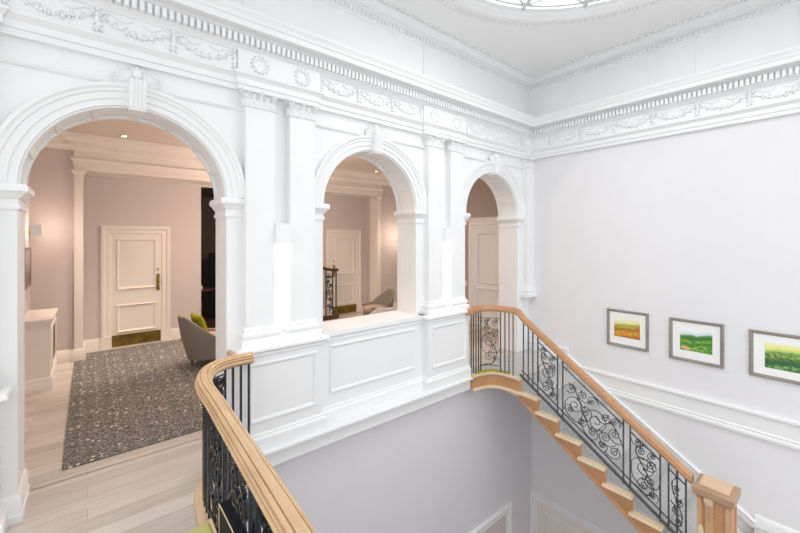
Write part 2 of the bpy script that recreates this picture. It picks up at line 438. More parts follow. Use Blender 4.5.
# keystones with leaf sprays
for k, c in enumerate(AC):
    m = MB(); zb = SPR+R-.045
    prof = [(YW+.06, zb), (YW-.085, zb+.0), (YW-.095, zb+.02), (YW-.09, zb+.05), (YW-.115, zb+.13), (YW-.125, zb+.20), (YW-.12, zb+.235), (YW-.08, zb+.255), (YW+.06, zb+.255)]
    wb, wt = .052, .062
    m.prism([(c-.056, y, z) for y, z in prof], (.112, 0, 0))
    key = obj('keystone', m, WHITE, wall_left)
    m = MB()
    for q in range(4):
        x = c-.039+.026*q
        m.rod([(x, y-.002, z) for y, z in prof[2:7]], .0085, 6)
    obj('fluting', m, WHITE, key)
    m = MB(); zt = zb+.255
    for sgn in (-1, 1):
        for a, h, wd in ((.15, .10, .05), (.62, .115, .055), (1.1, .13, .05), (1.55, .125, .045), (2.0, .09, .04)):
            u = V((sgn*math.sin(a), 0, math.cos(a)))
            leaf(m, V((c+sgn*.03, YW-.03, zt-.03)), u, (0, -1, 0), h, wd, .3)
        pts = spiral2(c+sgn*.115, zt+.03, .03, 1.3, PI, -sgn)
        m.rod([(a, YW-.028, b) for a, b in pts], .007, 6)
    m.blob((c, YW-.055, zt+.045), (.036, .026, .042), 10, 7)
    for i in range(8):
        a = i*PI/4; m.blob((c+.042*math.cos(a), YW-.045, zt+.045+.05*math.sin(a)), (.014, .01, .014), 5, 4)
    obj('leaf_spray', m, WHITE, key, smooth=50)

# pedestals
CAP = [(-.02, .86), (.012, .86), (.018, .872), (.012, .884), (.012, .892), (.03, .905), (.052, .915), (.056, .92), (.056, .942), (.048, .956), (-.02, .956)]
PLINTH = [(-.02, -.03), (.032, -.03), (.032, .085), (.022, .10), (.012, .105), (.012, .12), (.0, .135), (-.02, .135)]
DPANEL = [(-.004, -.004), (-.004, .016), (.004, .028), (.014, .028), (.02, .02), (.03, .016), (.04, .006), (.042, -.004)]
PANEL = [(-.004, -.004), (-.004, .012), (.006, .02), (.018, .016), (.026, .008), (.034, .004), (.036, -.004)]
def panel_on(m, x0, x1, y, z0, z1, prof=PANEL):
    m.sweep([(x0, y, z0), (x0, y, z1), (x1, y, z1), (x1, y, z0)], prof, (0, -1, 0), True)
YP = 3.60
for x0, x1 in ((-1.29, -.46), (1.09, 1.915), (3.465, 4.29)):
    m = MB(); m.box(x0, x1, YP, YW+.01, -.03, .956); pd = obj('pedestal', m, WHITE, wall_left)
    pa = [(x0, YW, 0), (x0, YP, 0), (x1, YP, 0), (x1, YW, 0)]
    m = MB(); m.sweep(pa, CAP); obj('pedestal_cap', m, WHITE, pd)
    m = MB(); m.sweep(pa, PLINTH); obj('pedestal_plinth', m, WHITE, pd)
    m = MB(); panel_on(m, x0+.075, x1-.075, YP, .245, .80); obj('panel_moulding', m, WHITE, pd)
# parapet panel below the middle arch
m = MB(); m.box(1.90, 3.48, 3.665, YB+.03, .925, .956)
m.sweep([(1.9, 3.70, 0), (3.48, 3.70, 0)], [(-.02, .85), (.012, .85), (.016, .86), (.012, .872), (.012, .88), (.028, .9), (.036, .91), (.036, .93), (-.02, .93)])
obj('window_sill', m, WHITE, wall_left)
m = MB(); m.box(1.90, 3.48, 3.70, YW+.02, -.03, .93); dado = obj('parapet', m, WHITE, wall_left)
m = MB(); panel_on(m, 2.06, 3.31, 3.70, .275, .80); obj('panel_moulding', m, WHITE, dado)
m = MB(); m.sweep([(1.9, 3.70, 0), (3.48, 3.70, 0)], PLINTH); obj('plinth', m, WHITE, dado)

# skirting of the left pier
m = MB(); m.sweep([(-.46, YW, 0), (AC[0]-R, YW, 0), (AC[0]-R, YB, 0)], [(-.02, 0), (.03, 0), (.03, .05), (.022, .055), (.022, .15), (.012, .175), (.004, .185), (-.02, .185)])
struct('baseboard_left', m, WHITE, 'white skirting around the left pier of the nearest arch', 'skirting')
m = MB(); m.sweep([(AC[0]+R, YB, 0), (AC[0]+R, YW, 0), (1.09, YW, 0)], [(-.02, 0), (.03, 0), (.03, .05), (.022, .055), (.022, .15), (.012, .175), (.004, .185), (-.02, .185)])
struct('baseboard_right', m, WHITE, 'white skirting at the right jamb of the nearest arch', 'skirting')

# ------------------------------------------------------------------ picture wall
m = MB(); m.box(XW, XW+.3, -1.2, YB, ZLOW, TOP)
wall_right = struct('wall_right', m, LILAC, 'pale lilac wall with three framed pictures above the stairs', 'wall')
# attic band in white above the cornice
m = MB(); m.box(XW-.006, XW+.05, -1.2, YW, 3.95, 4.75)
for y in (3.35, 2.05, 1.52, .2, -.5):
    m.box(XW-.02, XW, y-.19, y+.19, 4.0, 4.75)
obj('attic_band', m, WHITE, wall_right)
m = MB()
for x in (1.5, 3.88, 5.95, -.88): m.box(x-.36, x+.36, YW-.014, YW+.02, 4.0, 4.75)
obj('attic_strip', m, WHITE, wall_left)

# ------------------------------------------------------------------ entablature (both walls)
E0 = 3.385
pathE = [(-2.2, YW, 0)]
BR = .035
for a, b in ((-1.25, -.50), (1.13, 1.87), (3.51, 4.25)):
    pathE += [(a, YW, 0), (a, YW-BR, 0), (b, YW-BR, 0), (b, YW, 0)]
pathE += [(5.89, YW, 0), (5.89, YW-BR, 0), (XW-.0, YW-BR, 0)]
path2 = [(-2.2, YW, 0), (XW, YW, 0), (XW, -1.2, 0)]
pathA = pathE[:-1]+[(XW, YW-BR, 0), (XW, -1.2, 0)]
ARCHI = [(-.05, E0), (.045, E0), (.045, E0+.045), (.06, E0+.05), (.06, E0+.10), (.07, E0+.108), (.085, E0+.13), (.095, E0+.135), (.095, E0+.155), (-.05, E0+.157)]
FRIEZE = [(-.05, E0+.15), (.05, E0+.15), (.05, 3.76), (-.05, 3.76)]
BED = [(-.05, 3.745), (.062, 3.745), (.07, 3.76), (.09, 3.775), (.10, 3.785), (.10, 3.868), (.125, 3.878), (.14, 3.895), (.15, 3.905), (-.05, 3.905)]
CORO = [(-.05, 3.90), (.235, 3.90), (.235, 3.905), (.24, 3.952), (.252, 3.958), (.255, 3.972), (.26, 3.985), (.275, 4.005), (.285, 4.02), (.285, 4.042), (.27, 4.046), (.05, 4.07), (-.05, 4.07)]
m = MB(); m.sweep(pathA, ARCHI)
trim = struct('trim_1', m, WHITE, 'white plaster entablature running round the stairwell above the arches', 'cornice')
m = MB(); m.sweep(pathA, FRIEZE); obj('frieze', m, WHITE, trim)
m = MB(); m.sweep(path2, BED); obj('bed_moulding', m, WHITE, trim)
m = MB(); m.sweep(path2, CORO); obj('corona', m, WHITE, trim)
m = MB()
pit = .0505
x = -1.4
while x < XW-.14:
    m.box(x, x+.031, YW-.152, YW-.08, 3.79, 3.864); x += pit
y = YW-.20
while y > -1.1:
    m.box(XW-.152, XW-.08, y-.031, y, 3.79, 3.864); y -= pit
obj('dentil_course', m, WHITE, trim, smooth=0)
# garlands and wreaths on the frieze
def garland(P0, P1, zc, out, drop=.085):
    """swag between two points of the frieze: a chain of buds, thicker in the middle, with ribbon pendants"""
    m = MB(); P0, P1, out = V(P0), V(P1), V(out); n = 22; d = (P1-P0).normalized()
    for i in range(n+1):
        f = i/n; s = 4*f*(1-f)
        p = P0.lerp(P1, f); p = V((p.x, p.y, zc+.045-drop*s))
        r = .009+.010*s
        for q in range(3):
            off = d*random.uniform(-.008, .008)+V((0, 0, random.uniform(-.6, .6)*r))
            m.blob(p+off+out*(.004+.004*random.random()), r*random.uniform(.55, .8), 5, 4)
        if i % 3 == 1:
            ang = random.uniform(-.6, .6); leaf(m, p+V((0, 0, r*.3)), V((0, 0, 1))+d*ang, out, .03, .022, .3)
            leaf(m, p-V((0, 0, r*.3)), V((0, 0, -1))+d*ang, out, .028, .02, .3)
    # ribbon bow and loose ends above
    for sg, P in ((1, P0), (-1, P1)):
        m.rod([P+d*(sg*t*.20)+V((0, 0, zc+.055+.02*math.sin(t*7)-P.z))+out*.006 for t in [i/10 for i in range(11)]], .006, 5)
    return m
def pendant(P, zc, out):
    m = MB(); P = V(P); out = V(out); d = V((0, 0, 1)).cross(out)
    for i in range(9):
        f = i/8; m.blob(V((P.x, P.y, zc+.075-.165*f))+out*.005+d*random.uniform(-.006, .006), .012+.008*math.sin(f*PI), 5, 4)
        if i % 2: 
            for sg in (-1, 1): leaf(m, V((P.x, P.y, zc+.075-.165*f))+d*sg*.008, d*sg+V((0, 0, -.5)), out, .026, .02, .3)
    m.blob(V((P.x, P.y, zc+.09))+out*.006, .018, 6, 4)
    return m
ZF = 3.65
for c in AC:
    xs = [c-.75+.5*i for i in range(4)]
    if c == AC[2]: xs = [c-.72+.48*i for i in range(4)]
    for i in range(3): obj('garland', garland((xs[i]+.02, YW-.052, ZF), (xs[i+1]-.02, YW-.052, ZF), ZF, (0, -1, 0)), WHITE, trim, smooth=60)
    for x in xs: obj('pendant', pendant((x, YW-.052, 0), ZF, (0, -1, 0)), WHITE, trim, smooth=60)
ys = [3.3-.5*i for i in range(9)]
for i in range(8): obj('garland', garland((XW-.052, ys[i]-.02, ZF), (XW-.052, ys[i+1]+.02, ZF), ZF, (-1, 0, 0)), WHITE, trim, smooth=60)
for y in ys: obj('pendant', pendant((XW-.052, y, 0), ZF, (-1, 0, 0)), WHITE, trim, smooth=60)
for a, b in PIL[2:]+[(5.90, 6.02)]:
    m = MB(); xc = (a+b)/2
    for i in range(26):
        t = 2*PI*i/26
        for q in range(2):
            rr = .066+random.uniform(-.012, .012)
            m.blob((xc+rr*math.cos(t), YW-.05-BR-.006*random.random(), ZF+rr*math.sin(t)), random.uniform(.010, .016), 5, 4)
        if i % 2: leaf(m, (xc+.068*math.cos(t), YW-.052-BR, ZF+.068*math.sin(t)), (math.cos(t), 0, math.sin(t)), (0, -1, 0), .026, .02, .3)
    obj('wreath', m, WHITE, trim, smooth=60)

# ceiling cornice
m = MB(); m.sweep(path2, [(-.05, 4.60), (.012, 4.60), (.02, 4.615), (.035, 4.62), (.035, 4.668), (.055, 4.675), (.07, 4.69), (.12, 4.70), (.125, 4.735), (.14, 4.75), (.15, 4.768), (.165, 4.775), (.165, ZC+.01), (-.05, ZC+.01)])
trim2 = struct('trim_2', m, WHITE, 'white cornice with small dentils where the walls meet the ceiling', 'cornice')
m = MB(); x = -1.4
while x < XW-.08: m.box(x, x+.03, YW-.062, YW-.02, 4.622, 4.664); x += .058
y = YW-.1
while y > -1.1: m.box(XW-.062, XW-.02, y-.03, y, 4.622, 4.664); y -= .058
obj('dentil_course', m, WHITE, trim2, smooth=0)
m = MB(); x = -1.0
while x < XW-.22:
    m.blob((x, YW-.20, ZC-.004), (.026, .03, .022), 6, 4); m.blob((x+.042, YW-.19, ZC), (.008, .03, .016), 5, 4); x += .084
y = YW-.26
while y > -1.1:
    m.blob((XW-.20, y, ZC-.004), (.03, .026, .022), 6, 4); m.blob((XW-.19, y-.042, ZC), (.03, .008, .016), 5, 4); y -= .084
obj('egg_and_dart', m, WHITE, trim2, smooth=60)

# ------------------------------------------------------------------ ceiling with round skylight
CX, CY, RS = 3.29, 1.20, 1.74
X0, X1, Y0, Y1 = -2.2, XW+.3, -1.6, YB
angs = sorted([2*PI*i/96 for i in range(96)]+[math.atan2(yy-CY, xx-CX) % (2*PI) for xx in (X0, X1) for yy in (Y0, Y1)])
inn, out = [], []
for a in angs:
    ca, sa = math.cos(a), math.sin(a)
    t = min((X1-CX)/ca if ca > 1e-9 else 1e9, (X0-CX)/ca if ca < -1e-9 else 1e9, (Y1-CY)/sa if sa > 1e-9 else 1e9, (Y0-CY)/sa if sa < -1e-9 else 1e9)
    inn.append((CX+RS*ca, CY+RS*sa)); out.append((CX+t*ca, CY+t*sa))
m = MB(); n = len(angs)
vs = [(x, y, z) for z in (ZC, ZC+.14) for L in (inn, out) for x, y in L]
fs = []
for i in range(n):
    j = (i+1) % n
    fs += [(i, j, n+j, n+i), (2*n+i, 3*n+i, 3*n+j, 2*n+j), (i, 2*n+i, 2*n+j, j), (n+i, n+j, 3*n+j, 3*n+i)]
m.add(vs, fs)
ceiling = struct('ceiling', m, CEIL, 'flat off-white stairwell ceiling around the skylight', 'ceiling')
ring = [(CX+RS*math.cos(2*PI*i/96), CY-RS*math.sin(2*PI*i/96), 0) for i in range(96)]   # clockwise: a points inward
m = MB(); m.sweep(ring, [(.08, ZC+.10), (.08, ZC+.04), (.06, ZC+.03), (.03, ZC+.025), (.02, ZC+.01), (.0, ZC+.005), (-.03, ZC-.02), (-.06, ZC-.03), (-.10, ZC-.03), (-.12, ZC-.015), (-.13, ZC+.01), (-.02, ZC+.10)], (0, 0, 1), True)
window = struct('window_1', m, WHITE, 'round leaded skylight in the stairwell ceiling', 'skylight')
m = MB()
for i in range(150):
    a = 2*PI*i/150; rr = RS+.185
    m.blob((CX+rr*math.cos(a), CY+rr*math.sin(a), ZC-.003), (.03, .03, .018), 6, 4)
    if i % 2:
        m.blob((CX+(rr+.035)*math.cos(a), CY+(rr+.035)*math.sin(a), ZC), (.012, .012, .012), 5, 4)
obj('ceiling_ornament', m, WHITE, window, smooth=60)
m = MB(); m.lathe((CX, CY, 0), [(RS-.0, ZC+.088), (RS-.0, ZC+.096)], 64); obj('glass', m, GLASS, window)
m = MB(); zb = ZC+.055
def circ(r, z=None, n=64, a0=0, a1=2*PI): return [(CX+r*math.cos(a0+(a1-a0)*i/n), CY+r*math.sin(a0+(a1-a0)*i/n), z or zb) for i in range(n+1)]
for r_ in (RS-.13, RS*.55, RS*.2): m.rod(circ(r_), .022, 5)
NB = 14
for i in range(NB):
    a = 2*PI*(i+.28)/NB
    m.rod([(CX+q*math.cos(a), CY+q*math.sin(a), zb) for q in (RS*.2, RS)], .034, 5)
    # petal arcs springing from the foot of each bar
    for sg in (-1, 1):
        pts = []
        for k in range(13):
            f = k/12; aa = a+sg*(2*PI/NB)*.5*math.sin(f*PI/2); q = (RS-.12)*(1-f)+RS*.68*f
            pts.append((CX+q*math.cos(aa), CY+q*math.sin(aa), zb))
        m.rod(pts, .018, 5)
obj('glazing_bars', m, plain('lead_grey', (.62, .64, .65), .5, 0, .05), window)

# ------------------------------------------------------------------ floors
def pathpts(ctrl, n=10):
    """Catmull-Rom through control points"""
    P = [V(p) for p in ctrl]; P = [2*P[0]-P[1]]+P+[2*P[-1]-P[-2]]; o = []
    for i in range(1, len(P)-2):
        a, b, c, d = P[i-1:i+3]
        for k in range(n):
            t = k/n; o.append(.5*((2*b)+(c-a)*t+(2*a-5*b+4*c-d)*t*t+(3*b-a-3*c+d)*t**3))
    return o+[P[-2]]
RAILC = [(.540, -.1, 0), (.580, 1.0, 0), (.602, 1.5, 0), (.632, 2.2, 0), (.652, 2.7, 0), (.66, 3.0, 0), (.69, 3.20, 0), (.765, 3.38, 0), (.88, 3.48, 0), (1.0, 3.515, 0), (1.16, 3.525, 0)]
railc = pathpts(RAILC, 8)
m = MB()
edge = [V((p.x+.10, p.y, 0)) for p in railc if p.y < 3.05]+[V((p.x+.06, p.y-.07, 0)) for p in railc if p.y >= 3.05]
poly = [(-2.2, -1.2, 0)]+[(.615, -1.2, 0)]+[tuple(p) for p in edge]+[(1.12, YW, 0), (1.12, YB, 0), (-2.2, YB, 0)]
m.prism([(x, y, -.26) for x, y, z in poly], (0, 0, .26))
m.box(-.8, 7.1, YB-.01, 8.75, -.26, 0)
m.box(AC[1]+R+.9, 7.1, YW-.02, YB, -.26, 0)
NOSE = pathpts([(4.285, 3.525, 0), (4.42, 3.50, 0), (4.57, 3.455, 0), (4.66, 3.36, 0), (4.695, 3.22, 0), (4.69, 3.016, 0)], 6)
floor = struct('floor', m, PLANK, 'limed oak plank floor of the gallery and hall', 'floor')
m = MB(); m.prism([(p.x+.02, p.y+.02, -.20) for p in NOSE]+[(XW, 3.03, -.20), (XW, YW, -.20), (4.285, YW, -.20)], (0, 0, .195))
struct('landing_floor', m, STAIRC, parent=floor)
m = MB(); m.box(.15, .3, -1.2, 3.75, ZLOW, -.27); struct('wall_lower_left', m, LILAC2, 'lilac lower stairwell wall below the gallery', 'wall')
m = MB(); m.box(.15, XW, -1.35, -1.2, ZLOW, -1.6); struct('wall_lower_blocker', m, LILAC2, 'unseen low wall on the camera side, sized to hold back light', 'wall')  # never in view; half height chosen to trim light from below
m = MB(); m.box(-1.5, 7.0, -1.2, 3.75, ZLOW-.1, ZLOW); struct('floor.001', m, PLANK, 'plank floor at the bottom of the stairwell', 'floor')
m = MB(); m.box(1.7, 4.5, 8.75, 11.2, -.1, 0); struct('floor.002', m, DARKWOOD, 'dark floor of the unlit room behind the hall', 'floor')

# string course at floor level: under the arcade and along the picture wall
LEDGE = [(-.05, -.03), (.172, -.03), (.18, -.036), (.18, -.056), (.17, -.064), (.14, -.07), (.135, -.08), (.135, -.205), (.125, -.215), (-.05, -.22)]
m = MB(); m.sweep([(1.0, 3.70, 0), (4.285, 3.70, 0)], LEDGE)
struct('trim_3', m, WHITE, 'white ledge moulding under the arcade parapet', 'moulding')
BAND = [(-.03, -.07), (.05, -.07), (.055, -.075), (.055, -.10), (.035, -.115), (.02, -.13), (.018, -.29), (.03, -.30), (.03, -.315), (.022, -.325), (.04, -.34), (.04, -.365), (.03, -.375), (.018, -.40), (-.03, -.405)]
m = MB(); m.sweep([(XW, 3.1, 0), (XW, -1.2, 0)], BAND)
struct('trim_4', m, WHITE, 'white dado moulding along the picture wall above the stairs', 'moulding')

# lower doors far down the well
def casing(m, pts, up, wd=.14):
    m.sweep(pts, [(0, -.01), (0, .018), (.02, .03), (.075, .024), (.095, .045), (.125, .05), (wd, .035), (wd, -.01)], up)
m = MB(); casing(m, [(5.33, 3.70, ZLOW), (5.33, 3.70, -2.58), (4.15, 3.70, -2.58), (4.15, 3.70, ZLOW)], (0, -1, 0))
d = struct('door_4', m, WHITE, 'white door casing in the lower wall under the arcade', 'door')
m = MB(); m.box(4.15, 5.33, 3.685, 3.705, ZLOW, -2.58); obj('door_leaf', m, HALL, d)
m = MB(); casing(m, [(XW, 2.3, ZLOW), (XW, 2.3, -2.64), (XW, 3.58, -2.64), (XW, 3.58, ZLOW)], (-1, 0, 0))
d = struct('door_5', m, WHITE, 'white door casing in the lower wall beneath the stairs', 'door')
m = MB(); m.box(XW-.015, XW+.01, 2.3, 3.58, ZLOW, -2.64); obj('door_leaf', m, CREAM, d)
m = MB(); m.sweep([(XW-.015, 2.5, ZLOW+.3), (XW-.015, 2.5, -2.8), (XW-.015, 3.4, -2.8), (XW-.015, 3.4, ZLOW+.3)], PANEL, (-1, 0, 0), True); obj('panel_moulding', m, CREAM, d)

# ------------------------------------------------------------------ staircase
RISE, GO, XS, YN = .18, .2855, 4.69, 3.016
stair = thing('staircase', 'oak staircase with grey carpet descending along the picture wall', 'staircase', (XS, YN, 0))
NST = 7
for k in range(1, NST+1):
    yn, z = YN-GO*k, -RISE*k
    m = MB(); m.sweep([(XS-.045, yn+GO+.02, z), (XS-.045, yn, z), (XW-.035, yn, z)], [(0, -.034), (.008, -.028), (.012, -.017), (.008, -.006), (0, 0), (-.06, 0), (-.06, -.034)])
    m.box(XS-.042, XW-.036, yn+.004, yn+GO+.027, z-.0335, z-.0005)
    obj('tread', m, PALE, stair)
    m = MB(); m.prism([(XS+.05, a, b) for a, b in ((yn-.016, z-.04), (yn-.016, z+.012), (yn+GO-.004, z+.012), (yn+GO-.004, z+RISE-.036), (yn+GO+.009, z+RISE-.036), (yn+GO+.009, z+.0005), (yn-.003, z+.0005), (yn-.003, z-.04))], (XW-.06-XS-.05, 0, 0))
    obj('carpet', m, STAIRC, stair)
    m = MB(); m.box(XS+.004, XW-.035, yn+GO+.010, yn+GO+.028, z-.002, z+RISE-.0345); obj('riser', m, OAKX, stair)
    # carved scroll bracket under the tread end
    m = MB(); pr = [(yn+.015, z-.036), (yn+GO+.005, z-.036), (yn+GO+.005, z-.06), (yn+GO-.03, z-.075), (yn+.20, z-.085), (yn+.13, z-.12), (yn+.085, z-.15), (yn+.05, z-.165), (yn+.03, z-.15), (yn+.022, z-.10)]
    m.prism([(XS-.016, a, b) for a, b in pr], (.02, 0, 0))
    pts = spiral2(yn+.062, z-.135, .024, 1.3, 0, 1, 16); m.rod([(XS-.018, a, b) for a, b in pts], .005, 5)
    obj('bracket', m, OAKX, stair)
yl = YN-GO*NST-.25
sl = RISE/GO
def zs(y): return -(YN-y)*sl
m = MB()
def zlow(y): return -.285+(zs(yl)-.34+.285)*(YN-y)/(YN-yl)
for k in range(0, NST+1):
    ya = YN-GO*k+.011; ye = YN-GO*(k+1)+.011 if k < NST else yl
    zt = -RISE*(k+1)-.034
    m.prism([(XS, ya, zt), (XS, ye, zt), (XS, ye, zlow(ye)), (XS, ya, zlow(ya))], (.045, 0, 0))
obj('string', m, OAKX, stair)
m = MB(); m.sweep([(XS+.01, YN+.02, -.255), (XS+.01, yl, zs(yl)-.30)], [(-.05, -.03), (.018, -.03), (.028, -.018), (.02, -.004), (.012, .0), (.022, .012), (.012, .024), (-.05, .024)]); 
obj('string_moulding', m, OAKX, stair)
m = MB(); m.prism([(XS+.05, YN+.3, -.19), (XS+.05, YN, -.19), (XS+.05, yl, zs(yl)-.22), (XS+.05, yl, zs(yl)-.33), (XS+.05, YN+.02, -.285), (XS+.05, YN+.3, -.27)], (XW-XS-.06, 0, 0)); obj('soffit', m, WHITE, stair)
# wall string on the picture wall
m = MB(); m.prism([(XW-.035, 3.70, -.02), (XW-.035, 3.70, .15), (XW-.035, 3.02, .15), (XW-.035, 3.0, .05), (XW-.035, .75, zs(.75)+.04), (XW-.035, .75, zs(.75)-.05), (XW-.035, 3.02, -.05)], (.033, 0, 0))
m.sweep([(XW-.02, 3.70, .15), (XW-.02, 3.02, .15)], [(-.015, -.012), (.028, -.012), (.034, 0), (.028, .012), (.01, .02), (-.015, .02)])
m.sweep([(XW-.02, 3.02, .05), (XW-.02, .75, zs(.75)+.04)], [(-.015, -.012), (.028, -.012), (.034, 0), (.028, .012), (.01, .02), (-.015, .02)])
obj('wall_string', m, WHITE, stair)
# bowed apron and nosing of the upper landing
m = MB(); m.sweep(NOSE, [(-.05, -.03), (.02, -.03), (.028, -.024), (.032, -.012), (.028, 0), (.018, .006), (-.05, .006)]); obj('landing_nosing', m, PALE, stair)
m = MB(); m.sweep(NOSE, [(-.05, -.20), (.002, -.20), (.002, -.03), (-.05, -.03)]); obj('landing_apron', m, OAKX, stair)
m = MB(); m.sweep(NOSE, [(-.06, -.245), (.006, -.245), (.02, -.235), (.03, -.215), (.022, -.20), (.012, -.185), (-.06, -.185)]); obj('apron_moulding', m, PALE, stair)
m = MB(); m.sweep([V((p.x+.03, p.y+.02, 0)) for p in NOSE[2:-6]], [(-.02, .0), (.016, .0), (.016, .025), (-.02, .025)]); obj('carpet_edge', m, LIMED, stair)
# quarter landing
ZQ = -RISE*8
m = MB(); m.box(XS, XW-.02, -.75, YN-GO*8+.02, ZQ-.2, ZQ-.012); obj('quarter_landing', m, OAKX, stair)
m = MB(); m.box(XS+.02, XW-.02, -.75, YN-GO*8+.02, ZQ-.012, ZQ); obj('landing_carpet', m, STAIRC, stair)
m = MB(); m.sweep([(XW, .76, ZQ), (XW, -.75, ZQ)], [(-.01, 0), (.028, 0), (.028, .10), (.018, .125), (.006, .14), (-.01, .14)]); obj('landing_skirting', m, WHITE, stair)

# newel post
NX, NY, NZ = 4.785, .875, -.45
newel = thing('newel_post', 'square panelled oak newel post with a broad flat cap', 'newel post', (NX, NY, ZQ))
m = MB(); m.box(NX-.125, NX+.125, NY-.125, NY+.125, ZQ, NZ-.085); obj('shaft', m, OAKX, newel)
sq = lambda h: [(NX-h, NY-h, 0), (NX-h, NY+h, 0), (NX+h, NY+h, 0), (NX+h, NY-h, 0)]
m = MB(); ccw = [(NX-.125, NY+.125, 0), (NX-.125, NY-.125, 0), (NX+.125, NY-.125, 0), (NX+.125, NY+.125, 0)]
m.sweep(ccw, [(-.03, NZ-.115), (.010, NZ-.115), (.016, NZ-.10), (.022, NZ-.095), (.034, NZ-.09), (.036, NZ-.085), (.036, NZ-.03), (.031, NZ-.021), (-.03, NZ-.0145)], (0, 0, 1), True)
m.box(NX-.12, NX+.12, NY-.12, NY+.12, NZ-.09, NZ-.015)
cap = obj('cap', m, wood('cap_oak', (.33, .20, .12), (.50, .34, .22), 1, .45), newel, smooth=15)
m = MB(); m.prism([(NX-.115, NY-.115, NZ-.016), (NX+.115, NY-.115, NZ-.016), (NX+.115, NY+.115, NZ-.016), (NX-.115, NY+.115, NZ-.016)], (0, 0, .018)); obj('cap_field', m, wood('pink_oak', (.58, .38, .26), (.70, .50, .36), 1, .5), cap)
m = MB()
for y0, y1 in ((NY-.125, NY-.09), (NY+.09, NY+.125), (NY+.0, NY+.06)): m.box(NX-.137, NX-.124, y0, y1, ZQ, NZ-.12)
for x0, x1 in ((NX-.125, NX-.09), (NX+.09, NX+.125)): m.box(x0, x1, NY-.137, NY-.124, ZQ, NZ-.12)
obj('panel_strips', m, wood('strip_oak', (.52, .30, .16), (.66, .42, .24), 2, .45), newel)
m = MB(); m.box(NX-.168, NX-.12, NY-.005, NY+.065, NZ-.135, NZ-.095); m.box(NX-.155, NX-.12, NY-.0, NY+.06, NZ-.16, NZ-.13); obj('bracket_block', m, PALE, newel)
m = MB(); m.box(NX-.14, NX-.12, NY-.03, NY+.105, ZQ, NZ-.62); m.blob((NX-.13, NY+.1, NZ-.5), (.03, .035, .12), 8, 6); obj('carved_foot', m, PALE, newel)

# ------------------------------------------------------------------ wrought iron
def scroll(p, ang, R0, sgn, turns=1.6, end=.16, step=.22):
    """planar scroll: leaves p at angle ang and curls in, left (sgn 1) or right (-1)"""
    x, y = p; pts = [(x, y)]; tot = turns*2*PI; n = int(tot/step)
    for i in range(n):
        r = R0*(end**(i/n)); ang += sgn*step/2; x += r*step*math.cos(ang); y += r*step*math.sin(ang); ang += sgn*step/2; pts.append((x, y))
    return pts
def comma(c, r, a0, sgn, turns=1.7, lead=.4, grow=1.9, n=34):
    """a scroll as offsets about its eye: a lead-in of growing radius, then a tightening spiral"""
    P = []
    for i in range(n+1):
        f = i/n; t = -lead+(turns+lead)*f
        rr = r*(1+(grow-1)*(-t/lead)**1.5) if t < 0 else r*(1-.86*(t/turns)**.85)
        a = a0+sgn*2*PI*t; P.append((rr*math.cos(a), rr*math.sin(a)))
    return c, P
SCR = {
 'wide': [((.17, .72), .045, 0, 1), ((.22, .40), .115, 2.6, -1), ((.13, .22), .04, 1, -1), ((.36, .78), .055, 3.4, -1), ((.40, .48), .07, .4, 1), ((.34, .20), .05, -1.2, -1), ((.50, .83), .045, 2.4, 1),
          ((.58, .50), .145, 2.2, -1), ((.52, .20), .055, .5, 1), ((.72, .76), .055, -.6, 1), ((.72, .36), .07, 3.6, -1), ((.68, .14), .04, 1.2, 1), ((.87, .62), .06, 2.8, -1), ((.87, .25), .06, -.4, 1), ((.86, .86), .04, 2, 1)],
 'narrow': [((.36, .80), .055, 3.0, -1), ((.70, .70), .06, -.8, 1), ((.47, .52), .13, 2.3, -1), ((.66, .36), .06, 3.8, -1), ((.45, .18), .085, .3, 1), ((.76, .14), .04, 1.5, 1), ((.25, .93), .04, -1, 1), ((.74, .92), .04, 2.4, -1)],
 'slim': [((.45, .74), .035, 2.6, -1), ((.58, .52), .04, -.5, 1), ((.42, .32), .035, 3.4, -1), ((.55, .14), .03, .4, 1)]}
def iron_panel(cmap, ex, nrm, w, h, style, thick, k=1.0):
    """cmap(a, b): fractions of the panel -> point; ex(a): unit vector along the panel there"""
    m = MB(); M_ = .012
    for (ca, cb), r, a0, sgn in SCR[style]:
        _, P = comma(None, r*k, a0, sgn)
        Q = []
        for dx, dz in P:
            fa = ca+dx/w; fb = cb
            over = 1.0
            fa = min(max(fa, M_/w), 1-M_/w)
            p = cmap(fa, cb); base = cmap(ca, cb)
            q = V((p.x, p.y, base.z+dz))
            lo_, hi_ = cmap(fa, .02).z, cmap(fa, .98).z
            q.z = min(max(q.z, lo_), hi_); Q.append(q)
        m.rod(Q, 0, 4, nrm(ca), thick)
        m.blob(Q[-1], (thick[0]*2.2, thick[0]*2.2, thick[0]*2.2), 6, 4)
        m.blob(Q[10], (.010, .010, .022), 6, 5)
    for b in (0, 1): m.rod([cmap(i/8, b) for i in range(9)], 0, 4, nrm(.5), (.0045, .008))
    # a leafy main stem winding up the panel
    st = [cmap(.5+.30*math.sin(2*PI*t*(2 if style == 'wide' else 1)), t) if style != 'wide' else cmap(t, .5+.28*math.sin(2*PI*t*1.5)) for t in [i/24 for i in range(25)]]
    m.rod(st, 0, 4, nrm(.5), thick)
    for i in range(3, 24, 4): m.blob(st[i], (.009, .009, .020), 6, 5)
    return m
def panel(fmap, nrm, s0, s1, h0, h1, style, thick=(.0042, .0085), k=1.0):
    w, h = s1-s0, h1-h0
    return iron_panel(lambda a, b: fmap(s0+a*w, h0+b*h), None, lambda a: nrm(s0+a*w), w, h, style, thick, k)
HR = [(.042, -.05), (.05, -.042), (.058, -.03), (.058, -.018), (.05, -.012), (.038, -.011), (.038, -.006), (.05, -.004), (.052, .004), (.048, .008), (.033, .010), (.033, .015), (.042, .017), (.042, .024), (.034, .029), (.0255, .030), (.0245, .024), (.021, .024), (.020, .035), (.0, .036)]
